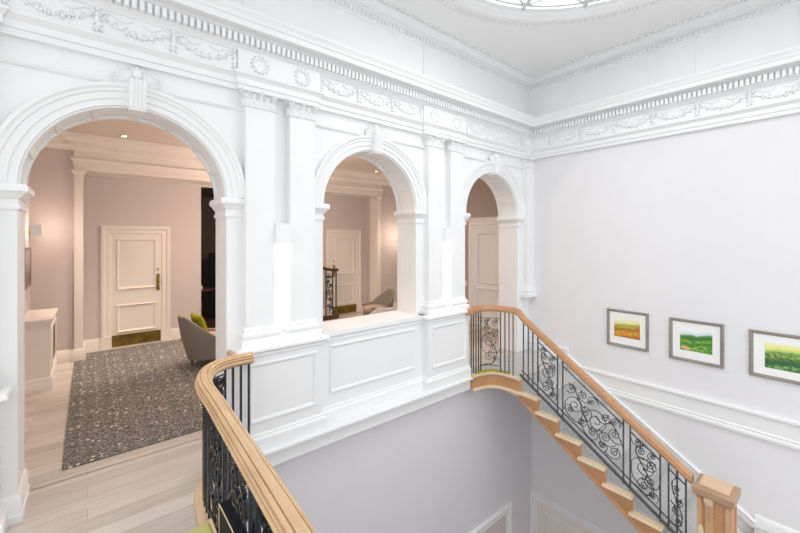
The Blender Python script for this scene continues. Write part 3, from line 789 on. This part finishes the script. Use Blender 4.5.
HR = HR+[(-a, b) for a, b in HR[-2::-1]]

HRS = [(.046, -.045), (.052, -.03), (.056, -.012), (.05, .0), (.05, .012), (.044, .026), (.03, .033), (.0, .036)]
HRS = HRS+[(-a, b) for a, b in HRS[-2::-1]]
def arclen(P):
    d = [0]
    for i in range(1, len(P)): d.append(d[-1]+(P[i]-P[i-1]).length)
    return d
def mapper(P):
    D = arclen(P)
    def at(s):
        s = min(max(s, 0), D[-1]-1e-6)
        for i in range(1, len(P)):
            if s <= D[i]: return P[i-1].lerp(P[i], (s-D[i-1])/(D[i]-D[i-1]))
        return P[-1]
    return at, D[-1]

# --- balustrade of the stairs and upper landing
bal = thing('stair_balustrade', 'wrought iron stair balustrade with shade-toned oak handrail going down to the newel', 'balustrade', (XS+.03, YN, 0))
XB = XS+.03
RP = pathpts([(4.20, 3.555, .925), (4.30, 3.57, .93), (4.41, 3.565, .945), (4.53, 3.52, .95), (4.63, 3.44, .952), (4.695, 3.31, .952), (4.718, 3.18, .95), (XB, 3.06, .94), (XB, 3.0, .885), (XB, 2.93, .83), (XB, 2.80, .745)], 6)[:-1]+[V((XB, 2.80, .745)), V((XB, 1.9, .125)), V((XB, 1.050, -.4515))]
m = MB(); m.sweep(RP, HRS); obj('handrail', m, wood('shaded_rail_oak', (.38, .185, .085), (.55, .30, .155), 1, .38), bal)  # same oak as the gallery rail; its dimmer lighting is put into the colour
def zrail(y):
    for i in range(len(RP)-1):
        if RP[i].y >= y >= RP[i+1].y: 
            f = (RP[i].y-y)/max(RP[i].y-RP[i+1].y, 1e-6); return RP[i].z*(1-f)+RP[i+1].z*f-.035
    return RP[-1].z
# landing part, along the bow
LP = [V((p.x, p.y, 0)) for p in RP if p.y > 3.0]
atL, LL = mapper(LP)
def up_bar(p, z0, z1, parent, wd=.015, tw=0, name='baluster', mat=None):
    m = MB(); m.bar((p.x, p.y, z0), (p.x, p.y, z1), wd, tw, max(40, tw*13)); return obj(name, m, mat or IRON, parent, smooth=0)
for s, tw in ((.11, 0), (.16, 0), (.21, 5), (.255, 0), (.295, 0), (.59, 0), (.655, 0), (.72, 4), (.785, 0)):
    if s < LL: up_bar(atL(s), .004, .90, bal, .0125, tw)
fmL = lambda s, h: atL(s)+V((0, 0, h))
def nrL(s):
    d = atL(s+.05)-atL(s-.05); return V((d.y, -d.x, 0)).normalized()
m = panel(fmL, nrL, .295, .59, .10, .80, 'narrow', (.0034, .007), .9); obj('scroll_panel', m, IRON, bal, smooth=0)
# flight
def zb(y): return zs(y)+.045        # sloping bottom rail
m = MB(); m.rod([(XB, 3.03, zb(3.03)+.0), (XB, 1.06, zb(1.06))], 0, 4, (1, 0, 0), (.010, .016)); m.rod([(XB, 3.0, zb(3.0)+.085), (XB, 1.06, zb(1.06)+.085)], 0, 4, (1, 0, 0), (.005, .009)); obj('bottom_rail', m, IRON, bal)
for y, tw in ((2.975, 0), (2.90, 4), (2.83, 0), (2.755, 0), (2.475, 0), (2.405, 0), (1.69, 0), (1.62, 0), (1.33, 0), (1.255, 0), (1.18, 5), (1.105, 0)):
    up_bar(V((XB, y, 0)), zb(y)-.03, zrail(y), bal, .0145, tw)
SLR = (.745+.462)/(2.80-1.035)
def fmF(y0):
    def f(s, h): 
        y = y0-s; return V((XB, y, 0))+V((0, 0, zb(y)+.085+h*(zrail(y)-.10-zb(y)-.085)))
    return f
def flight_panel(ya, yb, style, k=1.0, thick=(.0032, .007)):
    w_ = ya-yb; f = fmF(ya)
    H_ = zrail((ya+yb)/2)-.10-zb((ya+yb)/2)-.085
    return iron_panel(lambda a, b: f(a*w_, b), None, lambda a: V((1, 0, 0)), w_, H_, style, thick, k)
for ya, yb, st, k in ((2.83, 2.975, None, 1), (2.755, 2.475, 'narrow', .9), (2.405, 1.69, 'wide', 1), (1.62, 1.33, 'narrow', .9), (1.255, 1.105, 'slim', .9)):
    if st: obj('scroll_panel', flight_panel(ya, yb, st, k), IRON, bal, smooth=0)

# --- balustrade of the gallery, nearest the camera
gal = thing('gallery_balustrade', 'wrought iron gallery balustrade with broad moulded pale oak handrail in the foreground', 'balustrade', (.655, 3.0, 0))
m = MB(); m.sweep([V((p.x, p.y, .905)) for p in railc], [(a*1.03, b) for a, b in HR])
m.sweep([(1.04, 3.52, .905), (1.04, 3.745, .905)], [(-.03, -.03), (-.038, .0), (-.03, .026), (.03, .026), (.038, 0), (.03, -.03)])
obj('handrail', m, OAK, gal)
m = MB(); m.sweep(railc, [(-.06, 0), (-.066, .008), (-.06, .02), (.095, .02), (.108, .012), (.108, -.012), (.10, -.03), (.10, -.2), (.085, -.2), (.06, 0)]); obj('curb', m, wood('curb_oak', (.52, .36, .22), (.68, .50, .33), 1, .4), gal)
atG, LG = mapper(railc[::-1])     # s measured from the pedestal end
fmG = lambda s, h: V((atG(s).x, atG(s).y, h))
def nrG(s):
    d = atG(s+.03)-atG(s-.03); return V((d.y, -d.x, 0)).normalized()
def gbars(lst):
    for s, tw in lst: up_bar(atG(s), .012, .875, gal, .017, tw, mat=IRON2)
pos = [(.03, 9), (.10, 0), (.17, 9), (.24, 0), (.50, 0), (.575, 9), (.65, 0), (.725, 9), (.80, 0), (.875, 9), (.95, 0)]
s = .95
pan = [(.24, .50, 'narrow')]
while s < LG-1.2:
    pan.append((s, s+.42, 'narrow')); pos += [(s+.42, 0), (s+.49, 9), (s+.56, 0)]; s += .56
gbars(pos)
for a, b, st in pan: obj('scroll_panel', panel(fmG, nrG, a, b, .09, .80, st, (.0045, .012), 1.15), IRON2, gal, smooth=0)
m = MB(); m.rod([fmG(LG*i/80, .845) for i in range(79)], 0, 4, (0, 0, 1), (.010, .006)); obj('top_bar', m, IRON2, gal)

# ------------------------------------------------------------------ pictures on the stair wall
def picture(y0, y1, z0, z1, art, label, iy=(.105, .095), iz=(.12, .10)):
    yc, zc = (y0+y1)/2, (z0+z1)/2
    t = thing('framed_picture', label, 'picture', (XW, yc, zc), 0, 'framed landscapes on the stair wall')
    m = MB(); m.sweep([(XW-.002, y0, z0), (XW-.002, y0, z1), (XW-.002, y1, z1), (XW-.002, y1, z0)], [(0, 0), (0, .022), (-.006, .03), (-.018, .032), (-.024, .022), (-.034, .02), (-.038, .012), (-.038, 0)], (-1, 0, 0), True)
    obj('frame', m, GREYWOOD, t)
    m = MB(); m.box(XW-.012, XW-.002, y0+.02, y1-.02, z0+.02, z1-.02); obj('mount', m, MAT, t)
    m = MB(); m.box(XW-.0135, XW-.0115, y0+.035+iy[0], y1-.035-iy[1], z0+.035+iz[0], z1-.035-iz[1]); obj('painting', m, art, t)
picture(1.863, 2.417, .371, .916, ART1, 'grey-framed watercolour of yellow and orange fields, closest to the arches', (.075, .065), (.11, .08))
picture(1.042, 1.616, .353, .907, ART2, 'grey-framed watercolour of green hills with pale sky, middle of the three pictures', (.08, .085), (.11, .09))
picture(.235, .81, .347, .892, ART3, 'grey-framed watercolour of a yellow-green valley with dark trees, furthest from the arches', (.08, .10), (.09, .09))

# ------------------------------------------------------------------ wall lights between the pilasters
for xc, lab in ((1.50, 'white box wall light between the pilasters of the nearer pair'), (3.88, 'white box wall light between the pilasters beside the far arch')):
    t = thing('wall_light', lab, 'wall light', (xc, YW, 1.93), 0, 'downlighters between the pilasters')
    m = MB()
    for a in (((xc-.0796, xc-.068, YW-.15, YW-.001), (1.93, 2.13)), ((xc+.068, xc+.0796, YW-.15, YW-.001), (1.93, 2.13)), ((xc-.069, xc+.069, YW-.1495, YW-.138), (1.931, 2.129)), ((xc-.069, xc+.069, YW-.012, YW-.002), (1.931, 2.129)), ((xc-.069, xc+.069, YW-.14, YW-.002), (2.118, 2.1295))): m.box(*a[0], *a[1])
    obj('housing', m, WHITE, t, smooth=0)
    m = MB(); m.box(xc-.045, xc+.045, YW-.105, YW-.03, 1.99, 2.0); obj('lamp', m, SCON, t)
    li = bpy.data.lights.new('wall_light_lamp', 'AREA'); li.shape = 'RECTANGLE'; li.size = .10; li.size_y = .08; li.energy = 3.6; li.color = (1, .97, .9); li.spread = math.radians(120)
    lo = bpy.data.objects.new('wall_light_lamp', li); COL.objects.link(lo); lo.location = (xc, YW-.065, 1.985)

# ------------------------------------------------------------------ the hall behind the arches
XL, XR, YH, YA, ZH = -.67, 6.92, 8.05, 8.60, 3.65
OP0, OP1 = 1.80, 4.35        # dark opening in the back wall
m = MB(); m.box(XL, -.06, YH, YA+.15, 0, ZH); m.box(-.06, OP0, YA, YA+.15, 0, ZH); m.box(OP1, 5.92, YA, YA+.15, 0, ZH); m.box(5.92, XR, YH, YA+.15, 0, ZH); m.box(OP0, OP1, YA, YA+.15, 3.05, ZH)
wall_back = struct('wall_back', m, HALL, 'warm grey back wall of the hall seen through the arches', 'wall')
m = MB(); m.box(XL-.15, XL, YB, YA+.15, 0, ZH); struct('wall_west', m, HALL, 'hall side wall at the left behind the nearest arch', 'wall')
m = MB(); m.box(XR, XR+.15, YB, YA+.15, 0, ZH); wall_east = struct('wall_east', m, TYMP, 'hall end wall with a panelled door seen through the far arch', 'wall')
m = MB(); m.box(XL-.15, XR+.15, YB, YA+.15, ZH, ZH+.12); struct('ceiling.001', m, HALLC, 'peach-lit hall ceiling with recessed downlights', 'ceiling')
# dark room beyond
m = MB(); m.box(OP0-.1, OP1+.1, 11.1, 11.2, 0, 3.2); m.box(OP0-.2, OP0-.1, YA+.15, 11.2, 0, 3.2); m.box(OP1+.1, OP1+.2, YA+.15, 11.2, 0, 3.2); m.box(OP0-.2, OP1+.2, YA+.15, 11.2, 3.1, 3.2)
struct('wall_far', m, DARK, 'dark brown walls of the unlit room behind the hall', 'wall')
# beam across the alcove
m = MB(); m.box(-.10, 5.96, YH-.02, YA+.02, 3.12, ZH)
beam = struct('trim_5', m, CREAM, 'cream moulded beam across the back of the hall', 'beam')
BEAMP = [(-.02, 3.085), (.03, 3.085), (.03, 3.16), (.045, 3.165), (.045, 3.235), (.06, 3.245), (.075, 3.275), (.03, 3.285), (.03, 3.40), (.05, 3.42), (.08, 3.46), (.11, 3.47), (.12, 3.53), (.15, 3.56), (.18, 3.60), (.19, 3.65), (-.02, 3.65)]
m = MB(); m.sweep([(-.14, YH+.2, 0), (-.14, YH-.02, 0), (5.98, YH-.02, 0), (5.98, YH+.2, 0)], BEAMP); m.box(-.13, 5.97, YH-.03, YA, 3.085, 3.13); obj('beam_moulding', m, CREAM, beam)
m = MB(); m.sweep([(XL, YB, 0), (XL, YH, 0), (-.14, YH, 0)][0:3], [(-.02, 3.40), (.03, 3.40), (.04, 3.42), (.07, 3.46), (.09, 3.47), (.10, 3.53), (.13, 3.56), (.15, 3.60), (.16, 3.65), (-.02, 3.65)]); m.sweep([(5.98, YH, 0), (XR, YH, 0), (XR, YB, 0)], [(-.02, 3.40), (.03, 3.40), (.04, 3.42), (.07, 3.46), (.09, 3.47), (.10, 3.53), (.13, 3.56), (.15, 3.60), (.16, 3.65), (-.02, 3.65)])
struct('trim_6', m, CREAM, 'cream ceiling cornice on the hall side walls', 'cornice')
for x0, x1 in ((-.165, -.055), (5.865, 5.975)):
    m = MB(); m.box(x0, x1, YH-.05, YH+.3, 0, 3.085); 
    m.sweep([(x0, YH+.2, 0), (x0, YH-.05, 0), (x1, YH-.05, 0), (x1, YH+.2, 0)], [(-.01, 2.96), (.012, 2.96), (.012, 2.98), (.004, 2.985), (.004, 3.02), (.02, 3.04), (.035, 3.055), (.035, 3.086), (-.01, 3.086)])
    obj('pilaster', m, CREAM, beam)
SK = [(-.02, 0), (.022, 0), (.022, .17), (.014, .185), (.006, .20), (-.02, .205)]
m = MB(); m.sweep([(XL, YB+.02, 0), (XL, YH, 0), (-.165, YH, 0), (-.165, YH-.05, 0), (-.055, YH-.05, 0), (-.055, YA, 0), (.18, YA, 0)], SK)
m.sweep([(1.245, YA, 0), (OP0, YA, 0)], SK); m.sweep([(OP1, YA, 0), (4.69, YA, 0)], SK); m.sweep([(5.74, YA, 0), (5.86, YA, 0)], SK); m.sweep([(5.86, YH-.05, 0), (5.98, YH-.05, 0), (5.98, YH, 0), (XR, YH, 0), (XR, 5.95, 0)], SK)
struct('baseboard_back', m, CREAM, 'cream skirting along the hall walls', 'skirting')

def hall_door(name, x0, x1, hand, label):
    """x0, x1: outside of the casing"""
    wd = .15; a, b = x0+wd, x1-wd; zt = 2.06
    m = MB(); casing(m, [(b, YA, 0), (b, YA, zt), (a, YA, zt), (a, YA, 0)], (0, -1, 0), wd)
    m.box(x0-.012, a+.01, YA-.055, YA, 0, .21); m.box(b-.01, x1+.012, YA-.055, YA, 0, .21)
    d = struct(name, m, CREAM, label, 'door')
    m = MB(); m.box(a, b, YA-.012, YA+.01, .0, zt); leafo = obj('door_leaf', m, CREAM, d)
    m = MB(); panel_on(m, a+.085, b-.085, YA-.012, 1.045, 1.97, DPANEL); panel_on(m, a+.085, b-.085, YA-.012, .26, .76, DPANEL); obj('panel_moulding', m, CREAM, d)
    m = MB(); m.box(a+.005, b-.005, YA-.02, YA-.01, .01, .215); obj('kick_plate', m, BRASSD, d)
    hx = b-.055 if hand > 0 else a+.055
    m = MB(); m.box(hx-.028, hx+.028, YA-.02, YA-.012, .98, 1.30); m.rod([(hx, YA-.02, 1.03), (hx, YA-.055, 1.05), (hx, YA-.06, 1.14), (hx, YA-.055, 1.24), (hx, YA-.02, 1.26)], .014, 8)
    obj('door_handle', m, BRASS, d)
    m = MB(); m.blob((hx, YA-.022, 1.39), (.02, .012, .024), 10, 6); obj('keyhole_cover', m, BRASS, d)
hall_door('door_1', .175, 1.25, 1, 'cream two-panel door with brass pull handle seen through the nearest arch')
hall_door('door_2', 4.69, 5.74, -1, 'cream two-panel door with brass kick plate seen through the middle arch')
# door on the end wall, through the far arch
m = MB(); casing(m, [(XR, 4.72, 0), (XR, 4.72, 2.2), (XR, 5.62, 2.2), (XR, 5.62, 0)], (-1, 0, 0), .17)
d = struct('door_3', m, WHITE, 'cream panelled door seen through the far arch', 'door')  # whiter than the other hall doors: daylight on it put into the colour
m = MB(); m.box(XR-.02, XR+.01, 4.72, 5.62, 0, 2.2); obj('door_leaf', m, WHITE, d)
m = MB(); m.sweep([(XR, 7.9, 0), (XR, YB+.02, 0)], [(-.01, 2.37), (.05, 2.37), (.06, 2.385), (.06, 2.41), (.08, 2.43), (.08, 2.455), (-.01, 2.46)]); obj('lintel', m, WHITE, d)
m = MB()
for z0, z1 in ((.22, .84), (1.00, 2.08)): m.sweep([(XR-.02, 4.83, z0), (XR-.02, 4.83, z1), (XR-.02, 5.51, z1), (XR-.02, 5.51, z0)], DPANEL, (-1, 0, 0), True)
obj('panel_moulding', m, WHITE, d)
m = MB(); m.box(XR-.012, XR, 5.86, 5.94, .86, .98); sw = obj('light_switch', m, PLASTIC); tag(sw, 'small white switch plate beside the door behind the far arch', 'light switch')
m = MB(); m.box(XR-.017, XR-.011, 5.885, 5.915, .905, .935); obj('rocker', m, PLASTIC, sw)

# downlights
DL = [(.456, 7.60), (5.50, 7.56)]
for i, (x, y) in enumerate(DL):
    t = thing('downlight', ('round recessed downlight in the ceiling seen through the nearest arch', 'round recessed downlight in the ceiling seen through the middle arch')[i], 'downlight', (x, y, ZH), 0, 'downlights in the hall ceiling')
    m = MB(); m.lathe((x, y, 0), [(.035, ZH-.002), (.038, ZH-.012), (.055, ZH-.012), (.06, ZH-.001)], 20, False); obj('bezel', m, STEEL, t)
    m = MB(); m.lathe((x, y, 0), [(.036, ZH-.004), (.036, ZH-.001)], 20); obj('lamp', m, LAMP, t)
for x, y, e in ((.456, 7.60, 44), (5.50, 7.56, 16), (2.4, 7.3, 26), (3.9, 6.2, 8), (1.2, 5.9, 22), (5.4, 5.6, 6)):
    li = bpy.data.lights.new('hall_downlight', 'SPOT'); li.energy = e*5.4; li.color = (1, .81, .67); li.spot_size = math.radians(52 if y > 7.2 else 150); li.spot_blend = 1; li.shadow_soft_size = .08
    lo = bpy.data.objects.new('hall_downlight', li); COL.objects.link(lo); lo.location = (x, y, ZH-.05)

# rug
m = MB(); m.prism([(-.17, 4.31, .001), (4.62, 4.31, .001), (4.62, 8.0, .001), (4.05, 8.0, .001), (4.05, 8.42, .001), (-.02, 8.42, .001), (-.02, 7.97, .001), (-.17, 7.97, .001)], (0, 0, .011))
rug = obj('carpet_runner', m, RUG); tag(rug, 'dark grey patterned carpet on the hall floor behind the nearest arch', 'carpet')

# radiator cabinet
cb = thing('radiator_cabinet', 'white radiator cabinet with brass mesh panel against the hall side wall', 'cabinet', (XL+.16, 7.2, 0))
y0, y1 = 6.72, 7.68
m = MB(); m.box(XL+.0, -.375, y0, y1, .0, .90); obj('body', m, CREAM, cb)
m = MB(); m.box(XL+.0, -.345, y0-.03, y1+.03, .90, .93); obj('top', m, CREAM, cb)
m = MB(); m.sweep([(XL+.01, y0, 0), (-.375, y0, 0), (-.375, y1, 0)], [(-.01, 0), (.02, 0), (.02, .15), (.01, .17), (-.01, .175)]); obj('plinth', m, CREAM, cb)
m = MB(); m.box(-.377, -.371, y0+.12, y1-.12, .28, .80); obj('grille', m, GRILLE, cb)
m = MB(); m.sweep([(-.375, y1-.12, .28), (-.375, y1-.12, .80), (-.375, y0+.12, .80), (-.375, y0+.12, .28)], PANEL, (1, 0, 0), True); obj('grille_frame', m, CREAM, cb)
# wall lamp and picture on the side wall
t = thing('wall_lamp', 'cream shaded wall lamp above the radiator cabinet', 'wall lamp', (XL, 7.78, 2.1))
m = MB(); m.box(XL, XL+.02, 7.74, 7.82, 2.03, 2.15); m.rod([(XL+.01, 7.78, 2.1), (XL+.06, 7.78, 2.1)], .008, 6); obj('bracket', m, BRASS, t)
m = MB(); m.lathe((XL+.075, 7.78, 0), [(.062, 2.02), (.066, 2.02), (.058, 2.19), (.054, 2.19)], 20, False); obj('lamp_shade', m, SHADE, t)
li = bpy.data.lights.new('wall_lamp_bulb', 'POINT'); li.energy = 4; li.color = (1, .77, .62); li.shadow_soft_size = .08
lo = bpy.data.objects.new('wall_lamp_bulb', li); COL.objects.link(lo); lo.location = (XL+.20, 7.66, 2.12)
for x, y, z, e in ((2.6, 6.8, 2.3, 66), (6.45, 7.6, 2.05, 9)):  # first: unseen fill added mid-hall; second: wall lamp hidden by the jamb
    li = bpy.data.lights.new('unseen_hall_light', 'POINT'); li.energy = e; li.color = (1, .77, .62); li.shadow_soft_size = .15
    lo = bpy.data.objects.new('unseen_hall_light', li); COL.objects.link(lo); lo.location = (x, y, z)
t = thing('framed_print', 'dark framed print on the hall side wall behind the left pier', 'picture', (XL, 7.45, 1.56))
m = MB(); m.sweep([(XL, 7.85, 1.28), (XL, 7.85, 1.85), (XL, 7.05, 1.85), (XL, 7.05, 1.28)], [(0, 0), (0, .022), (-.03, .026), (-.035, 0)], (1, 0, 0), True); obj('frame', m, GREYWOOD, t)
m = MB(); m.box(XL+.0, XL+.01, 7.08, 7.82, 1.30, 1.83); obj('print', m, ART4, t)

# ------------------------------------------------------------------ tub chairs
def tub_chair(loc, rz, up_mat, seat_mat, label, group=None):
    t = thing('tub_chair', label, 'armchair', loc, rz, group)
    m = MB(); n = 30; rows = []
    for i in range(n+1):
        f = i/n; a = math.radians(42)+(2*PI-math.radians(84))*f      # open towards +x
        b = abs(f-.5)*2                                              # 0 at the back, 1 at the arm fronts
        top = .81-.31*min(1, max(0, (b-.14)/.48))**1.15-.02*b
        ring = []
        for r, z in ((.275, .14), (.315, .30), (.345, .45), (.365, top-.03), (.362, top-.008), (.345, top), (.325, top-.008), (.315, top-.04), (.29, .46), (.26, .30), (.25, .14)):
            z = min(z, top-.03) if z < top-.04 else z
            lean = .05*max(0, (z-.3))/.5*(1-b)
            ring.append((r*1.02*math.cos(a)-lean, r*math.sin(a), z))
        rows.append(ring)
    k = len(rows[0]); vs = [p for r_ in rows for p in r_]
    fs = [(i*k+q, (i+1)*k+q, (i+1)*k+(q+1) % k, i*k+(q+1) % k) for i in range(n) for q in range(k)]+[tuple(range(k)), tuple(range((n+1)*k-1, n*k-1, -1))]
    m.add(vs, fs); obj('shell', m, up_mat, t, True, 50)
    m = MB(); m.lathe((.045, 0, 0), [(.24, .16), (.27, .19), (.275, .33), (.27, .35)], 28); obj('seat_base', m, up_mat, t, True)
    m = MB(); m.lathe((.05, 0, 0), [(.2, .345), (.265, .355), (.278, .385), (.272, .425), (.24, .45), (.12, .458), (.01, .46)], 28); obj('seat_cushion', m, seat_mat, t, True, 60)
    for sx in (-1, 1):
        for sy in (-1, 1):
            m = MB(); m.rod([(.03+sx*.19, sy*.19, 0), (.03+sx*.17, sy*.17, .17)], [.014, .022], 8); obj('leg', m, DARKWOOD, t, True)
    return t
g = 'tub chairs in the hall'
tub_chair((1.45, 6.47, .016), math.radians(12), TAUPE, ROSEF, 'taupe tub chair with a lime cushion on the patterned carpet', g)
tub_chair((5.06, 6.92, 0), math.radians(172), TAUPE, ROSEF, 'taupe tub chair near the hall corner seen above the middle arch sill', g)
tub_chair((4.07, 5.33, .016), math.radians(53), CREAMF, CREAMF, 'cream tub chair just behind the middle arch sill', g)
# cushion leaning in the taupe chair
m = MB(); n = 12; vs = []; fs = []
for sd in (1, -1):
    for i in range(n+1):
        for j in range(n+1):
            u, v_ = i/n*2-1, j/n*2-1
            th = .055*(max(0, (1-u**4)*(1-v_**4)))**.5
            pin = 1-.06*(1-abs(u*v_))
            vs.append((sd*th, u*.19*pin, v_*.19*pin))
k = (n+1)**2
for sd in (0, 1):
    for i in range(n):
        for j in range(n):
            a = sd*k+i*(n+1)+j; fs.append((a, a+1, a+n+2, a+n+1))
m.add(vs, fs); cu = obj('cushion', m, LIMED, smooth=60)
bm = bmesh.new(); bm.from_mesh(cu.data); bmesh.ops.remove_doubles(bm, verts=bm.verts, dist=1e-4); bmesh.ops.recalc_face_normals(bm, faces=bm.faces); bm.to_mesh(cu.data); bm.free()
cu.location = (1.33, 6.43, .65); cu.rotation_euler = (0, math.radians(-20), math.radians(8)); tag(cu, 'lime green scatter cushion leaning inside the taupe tub chair', 'cushion')

# furniture in the dark room
t = thing('pedestal_table', 'dark round pedestal table in the unlit room behind the hall', 'table', (2.02, 9.75, 0))
m = MB(); m.lathe((2.02, 9.75, 0), [(.28, .77), (.30, .78), (.30, .80), (.28, .81)], 28); obj('table_top', m, DARKWOOD, t)
m = MB(); m.lathe((2.02, 9.75, 0), [(.03, .03), (.04, .3), (.05, .45), (.03, .6), (.05, .77)], 14); obj('column', m, STEEL, t)
m = MB(); m.lathe((2.02, 9.75, 0), [(.2, 0), (.2, .02), (.04, .05)], 24); obj('base', m, DARKWOOD, t)
m = MB(); m.lathe((2.0, 9.6, 0), [(.045, .81), (.05, .83), (.035, .90), (.042, .905)], 16); bw = obj('bowl', m, PLASTIC); tag(bw, 'small white bowl on the dark pedestal table', 'bowl')
m = MB(); m.box(2.32, 2.72, 10.2, 10.26, .02, 1.62); m.box(2.30, 2.74, 10.18, 10.28, 0, .04); sc = obj('screen_panel', m, BLACK); tag(sc, 'tall black screen panel standing in the unlit room', 'screen')

# stair rail in the hall, through the middle arch
t = thing('hall_stair_balustrade', 'dark iron stair rail with mahogany handrail seen through the middle arch', 'balustrade', (4.6, 8.2, 0))
yb_ = 8.2
m = MB(); m.sweep([(4.15, yb_, 1.36), (4.47, yb_, 1.24), (4.65, yb_, 1.21), (4.78, yb_, 1.21)], [(a*.8, b*.8) for a, b in HR]); obj('handrail', m, DARKWOOD, t)
for x, z1 in ((4.21, 1.30), (4.46, 1.22), (4.64, 1.19), (4.74, 1.18)):
    m = MB(); m.bar((x, yb_, .0), (x, yb_, z1), .024); obj('baluster', m, IRON, t, smooth=0)
fm = lambda s, h: V((4.47+s, yb_, h))
m = panel(fm, lambda s: V((0, 1, 0)), 0, .16, .15, 1.12, 'narrow', (.007, .01), .7); obj('scroll_panel', m, IRON, t, smooth=0)
m = MB(); m.box(4.10, 4.80, yb_-.04, yb_+.04, 0, .10); obj('curb', m, DARKWOOD, t)

# ------------------------------------------------------------------ seat beside the gallery rail
t = thing('low_back_bench', 'black bench with lime seat pad against the gallery balustrade in the foreground', 'bench', (.27, 1.7, 0))
m = MB(); m.box(.02, .48, 1.25, 2.21, .30, .40); obj('frame', m, BLACK, t)
m = MB(); m.sweep([(.03, 1.27, 0), (.50, 1.27, 0), (.50, 2.215, 0), (.03, 2.215, 0)], [(0, .40), (.008, .41), (.008, .445), (-.008, .46), (-.03, .462), (-.03, .40)], (0, 0, 1), True); m.box(.05, .48, 1.29, 2.195, .40, .4625); obj('seat_pad', m, LIME, t)
m = MB(); m.box(.508, .556, 1.25, 2.03, .25, .655); bk = obj('backrest', m, BLACK, t)
m = MB(); m.rod([(.507, 2.03, .30), (.507, 2.03, .652), (.507, 1.25, .652)], .0032, 6); obj('piping', m, PALE, bk)
for x in (.06, .43):
    for y in (1.30, 2.12):
        m = MB(); m.rod([(x, y, 0), (x, y, .30)], [.014, .018], 8); obj('leg', m, BLACK, t)

# ------------------------------------------------------------------ light
wd = bpy.data.worlds.new('daylight'); S.world = wd; wd.use_nodes = True
bg = wd.node_tree.nodes['Background']; bg.inputs[0].default_value = (.96, .98, 1.0, 1); bg.inputs[1].default_value = .90
li = bpy.data.lights.new('overcast_sun', 'SUN'); li.angle = math.radians(110); li.energy = 1.1; li.color = (1, .995, .98)
lo = bpy.data.objects.new('overcast_sun', li); COL.objects.link(lo); lo.location = (CX, CY, 9); lo.rotation_euler = (math.radians(10), math.radians(-24), 0)
li = bpy.data.lights.new('skylight_daylight', 'AREA'); li.shape = 'DISK'; li.size = 3.3; li.energy = 78; li.color = (1, 1, 1)
lo = bpy.data.objects.new('skylight_daylight', li); COL.objects.link(lo); lo.location = (CX, CY, ZC+.115)

# ------------------------------------------------------------------ camera
cam = bpy.data.cameras.new('camera'); co = bpy.data.objects.new('camera', cam); COL.objects.link(co)
cam.sensor_fit = 'HORIZONTAL'; cam.sensor_width = 36; cam.lens = 36*377/800
cam.shift_y = -28/800; cam.clip_start = .05
co.location = (0, 0, 1.98); co.rotation_euler = (PI/2, 0, -math.atan2(377, 455))
S.camera = co
vs_ = S.view_settings; vs_.view_transform = 'Standard'; vs_.look = 'None'; vs_.gamma = 1; vs_.use_curve_mapping = False; vs_.exposure = .43
S.cycles.use_denoising = True
S.cycles.max_bounces = 10; S.cycles.diffuse_bounces = 6
